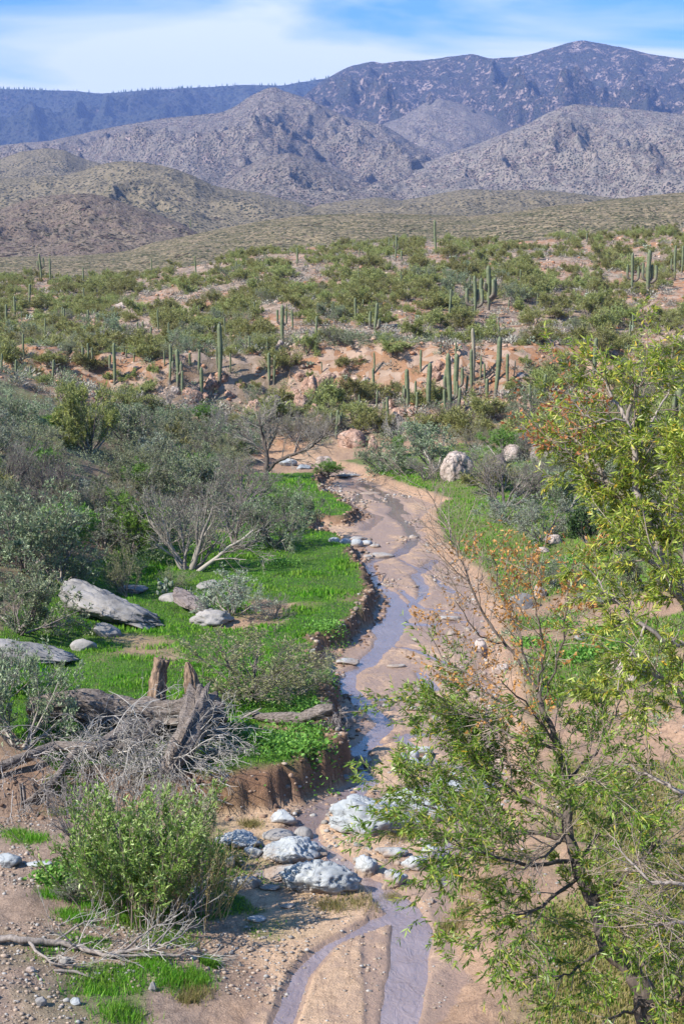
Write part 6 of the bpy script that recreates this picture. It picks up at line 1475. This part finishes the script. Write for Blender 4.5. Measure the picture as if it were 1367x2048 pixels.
# ------------------------------------------------------------------ the two willows on the right, close to the camera
def W(*pts): return [tuple(p) for p in pts]
LV = dict(n=13, len=.72, lv=((7, .50),), leaf=18, r=.007, t0=.2, up=.01, ll=.075, lw=.0145, droop=.30)
LVs = dict(n=12, len=.58, lv=((6, .5),), leaf=18, r=.006, t0=.05, up=.03, ll=.075, lw=.0145, droop=.25)
BARE = dict(n=12, len=.6, lv=((5, .55), (2, .5)), leaf=0, r=.008, t0=.3, up=.06)
RUST = dict(n=9, len=.55, lv=((5, .5),), leaf=7, r=.008, t0=.2, up=.07, ll=.042, lw=.02, rust=True, droop=.2)
TW = dict(n=16, len=.6, lv=((5, .5),), leaf=1, r=.006, t0=.15, up=-.02, ll=.04, lw=.008)
limbsA = [
 W((1330, 2250, 13.0, .14), (1294, 2024, 13.2, .11), (1263, 1945, 13.3, .092), (1212, 1892, 13.4, .08), (1197, 1826, 13.5, .07), (1153, 1730, 13.7, .06), (1136, 1660, 13.8, .05), (1131, 1563, 13.9, .04), (1118, 1497, 14, .034), (1092, 1431, 14, .028), (1074, 1379, 14.1, .022)),
 W((1074, 1379, 14.1, .028), (1010, 1290, 14.2, .024), (964, 1225, 14.3, .02), (923, 1128, 14.4, .015), (887, 1046, 14.5, .010), (850, 975, 14.6, .005)),
 W((1074, 1379, 14.1, .024), (1085, 1300, 14.0, .018), (1070, 1210, 13.9, .012), (1050, 1130, 13.9, .006)),
 W((1060, 1350, 14.1, .02), (1030, 1260, 14.3, .016), (1000, 1180, 14.4, .011), (985, 1110, 14.5, .006)),
 W((1085, 1400, 14.0, .02), (1120, 1300, 13.8, .015), (1135, 1200, 13.7, .010), (1150, 1110, 13.6, .006)),
 W((1010, 1290, 14.2, .016), (960, 1270, 14.0, .012), (910, 1200, 13.9, .006)),
 W((1092, 1431, 14, .022), (1013, 1410, 14.3, .018), (940, 1357, 14.5, .013), (885, 1310, 14.7, .008), (850, 1240, 14.8, .004)),
 W((1136, 1640, 13.8, .04), (1040, 1590, 14.3, .028), (950, 1530, 14.6, .018), (880, 1480, 14.9, .008)),
 W((1136, 1680, 13.8, .045), (1030, 1660, 13.9, .03), (920, 1640, 14.0, .018), (830, 1600, 14.2, .008)),
 W((1150, 1720, 13.7, .04), (1050, 1730, 13.3, .028), (950, 1700, 13.0, .016), (870, 1660, 12.8, .007)),
 W((1118, 1497, 14, .028), (1020, 1470, 14.3, .02), (930, 1420, 14.6, .012), (880, 1400, 14.8, .006)),
 W((1131, 1563, 13.9, .03), (1190, 1500, 14.2, .02), (1230, 1430, 14.4, .012), (1240, 1370, 14.5, .005)),
 W((1160, 1750, 13.7, .035), (1080, 1810, 13.2, .022), (1010, 1840, 12.9, .012), (985, 1880, 12.8, .006)),
 W((1190, 1800, 13.5, .04), (1260, 1740, 13.2, .026), (1320, 1680, 13.0, .012)),
 W((1212, 1892, 13.4, .035), (1160, 1930, 13.1, .02), (1110, 1960, 12.9, .01)),
 W((1263, 1945, 13.3, .035), (1320, 1900, 13.0, .02), (1390, 1860, 12.8, .01)),
 W((1197, 1826, 13.5, .03), (1240, 1850, 12.9, .02), (1290, 1930, 12.6, .01)),
 W((1153, 1730, 13.7, .03), (1210, 1650, 14.2, .02), (1270, 1600, 14.6, .01)),
 W((1118, 1497, 14, .02), (1060, 1420, 13.6, .015), (1000, 1360, 13.4, .008)),
 W((1136, 1660, 13.8, .03), (1100, 1700, 13.2, .02), (1040, 1740, 12.7, .01)),
 W((1290, 2010, 13.2, .03), (1240, 2030, 12.9, .02), (1200, 2050, 12.8, .01)),
 W((1300, 2030, 13.2, .03), (1350, 1990, 12.9, .02), (1390, 1960, 12.8, .01)),
 W((1140, 1640, 13.8, .03), (1080, 1560, 14.4, .02), (1010, 1520, 14.8, .008)),
 W((1131, 1600, 13.9, .03), (1160, 1560, 13.3, .02), (1200, 1560, 12.8, .01)),
]
specA = [dict(LVs, t0=.25, n=9), BARE, dict(RUST, n=14), dict(RUST, n=13), dict(RUST, n=13), BARE, dict(RUST, n=10), dict(LV, n=18), dict(LV, n=18), dict(LV, n=18), dict(LV, n=18), dict(LV, n=13), LV, LV, LVs, LVs, LVs, LVs, dict(RUST, n=12), dict(TW), LVs, LVs, LV, LVs]
limb_tree('willow_tree', 'near leafy willow with a dark leaning trunk at the lower right', 'tree', limbsA, 'bark', 'twigpale', 'willow', 71, specA, .62)
GD = dict(LV, n=10, len=.50, leaf=15)
limbsB = [
 W((1540, 2300, 12.4, .17), (1500, 1900, 12.6, .15), (1455, 1500, 12.9, .12), (1400, 1260, 13.1, .095), (1342, 1147, 13.2, .075), (1315, 1085, 13.2, .065), (1274, 1020, 13.3, .05), (1246, 986, 13.3, .04), (1212, 955, 13.4, .028), (1178, 918, 13.5, .018), (1140, 870, 13.6, .008)),
 W((1300, 1060, 13.2, .055), (1275, 1000, 13.0, .05), (1270, 962, 13.0, .046), (1268, 915, 12.9, .042), (1253, 843, 12.9, .03), (1222, 788, 13.0, .02), (1191, 740, 13.1, .01)),
 W((1253, 843, 12.9, .028), (1270, 790, 12.8, .02), (1290, 740, 12.7, .013), (1312, 690, 12.7, .006)),
 W((1268, 915, 12.9, .03), (1300, 850, 13.3, .02), (1340, 780, 13.5, .01)),
 W((1400, 1260, 13.1, .05), (1367, 1290, 12.9, .04), (1290, 1255, 12.8, .028), (1220, 1190, 12.9, .016), (1170, 1130, 13.0, .007)),
 W((1342, 1147, 13.2, .04), (1290, 1120, 12.8, .025), (1240, 1060, 12.6, .012)),
 W((1380, 1230, 13.1, .05), (1345, 1180, 12.5, .03), (1310, 1100, 12.2, .015)),
 W((1212, 955, 13.4, .018), (1160, 930, 13.2, .012), (1120, 880, 13.1, .006)),
 W((1440, 1450, 12.9, .05), (1367, 1400, 12.6, .03), (1290, 1330, 12.4, .016), (1240, 1280, 12.3, .007)),
 W((1460, 1600, 12.9, .05), (1367, 1585, 12.7, .03), (1290, 1548, 12.9, .02), (1215, 1520, 13.1, .008)),
 W((1480, 1800, 12.8, .05), (1380, 1770, 12.5, .03), (1300, 1760, 12.5, .02), (1230, 1690, 12.7, .008)),
 W((1440, 1900, 12.6, .04), (1360, 1850, 12.3, .024), (1300, 1850, 12.2, .012)),
 W((1360, 1180, 13.2, .03), (1370, 1080, 13.0, .02), (1350, 1000, 12.8, .012)),
 W((1400, 1260, 13.1, .03), (1400, 1120, 12.6, .02), (1380, 960, 12.5, .012), (1350, 880, 12.5, .006)),
 W((1253, 843, 12.9, .016), (1190, 840, 12.8, .012), (1130, 800, 12.8, .005)),
 W((1290, 1250, 12.8, .02), (1250, 1330, 12.5, .012), (1230, 1400, 12.4, .005)),
]
specB = [dict(GD, t0=.42, n=10), dict(GD, n=14), GD, GD, GD, GD, GD, RUST, GD, dict(TW, n=14), dict(TW, n=22), dict(TW, n=26), GD, GD, dict(RUST, n=9), GD]
limb_tree('willow_tree', 'yellowing willow with pale limbs filling the upper right edge', 'tree', limbsB, 'barkpale', 'twigpale', 'willow_gold', 72, specB, .7)
clump('seep_willow', 'small leafy saplings with grey twigs at the bottom right corner', 1345, 2020, 130, 200, 806, 22, 'willow', 5, dry=10, ll=.08, lw=.015)
print('tris', sum(len(m.loops) - 2 * len(m.polygons) for m in bpy.data.meshes), 'objs', len(bpy.data.objects))
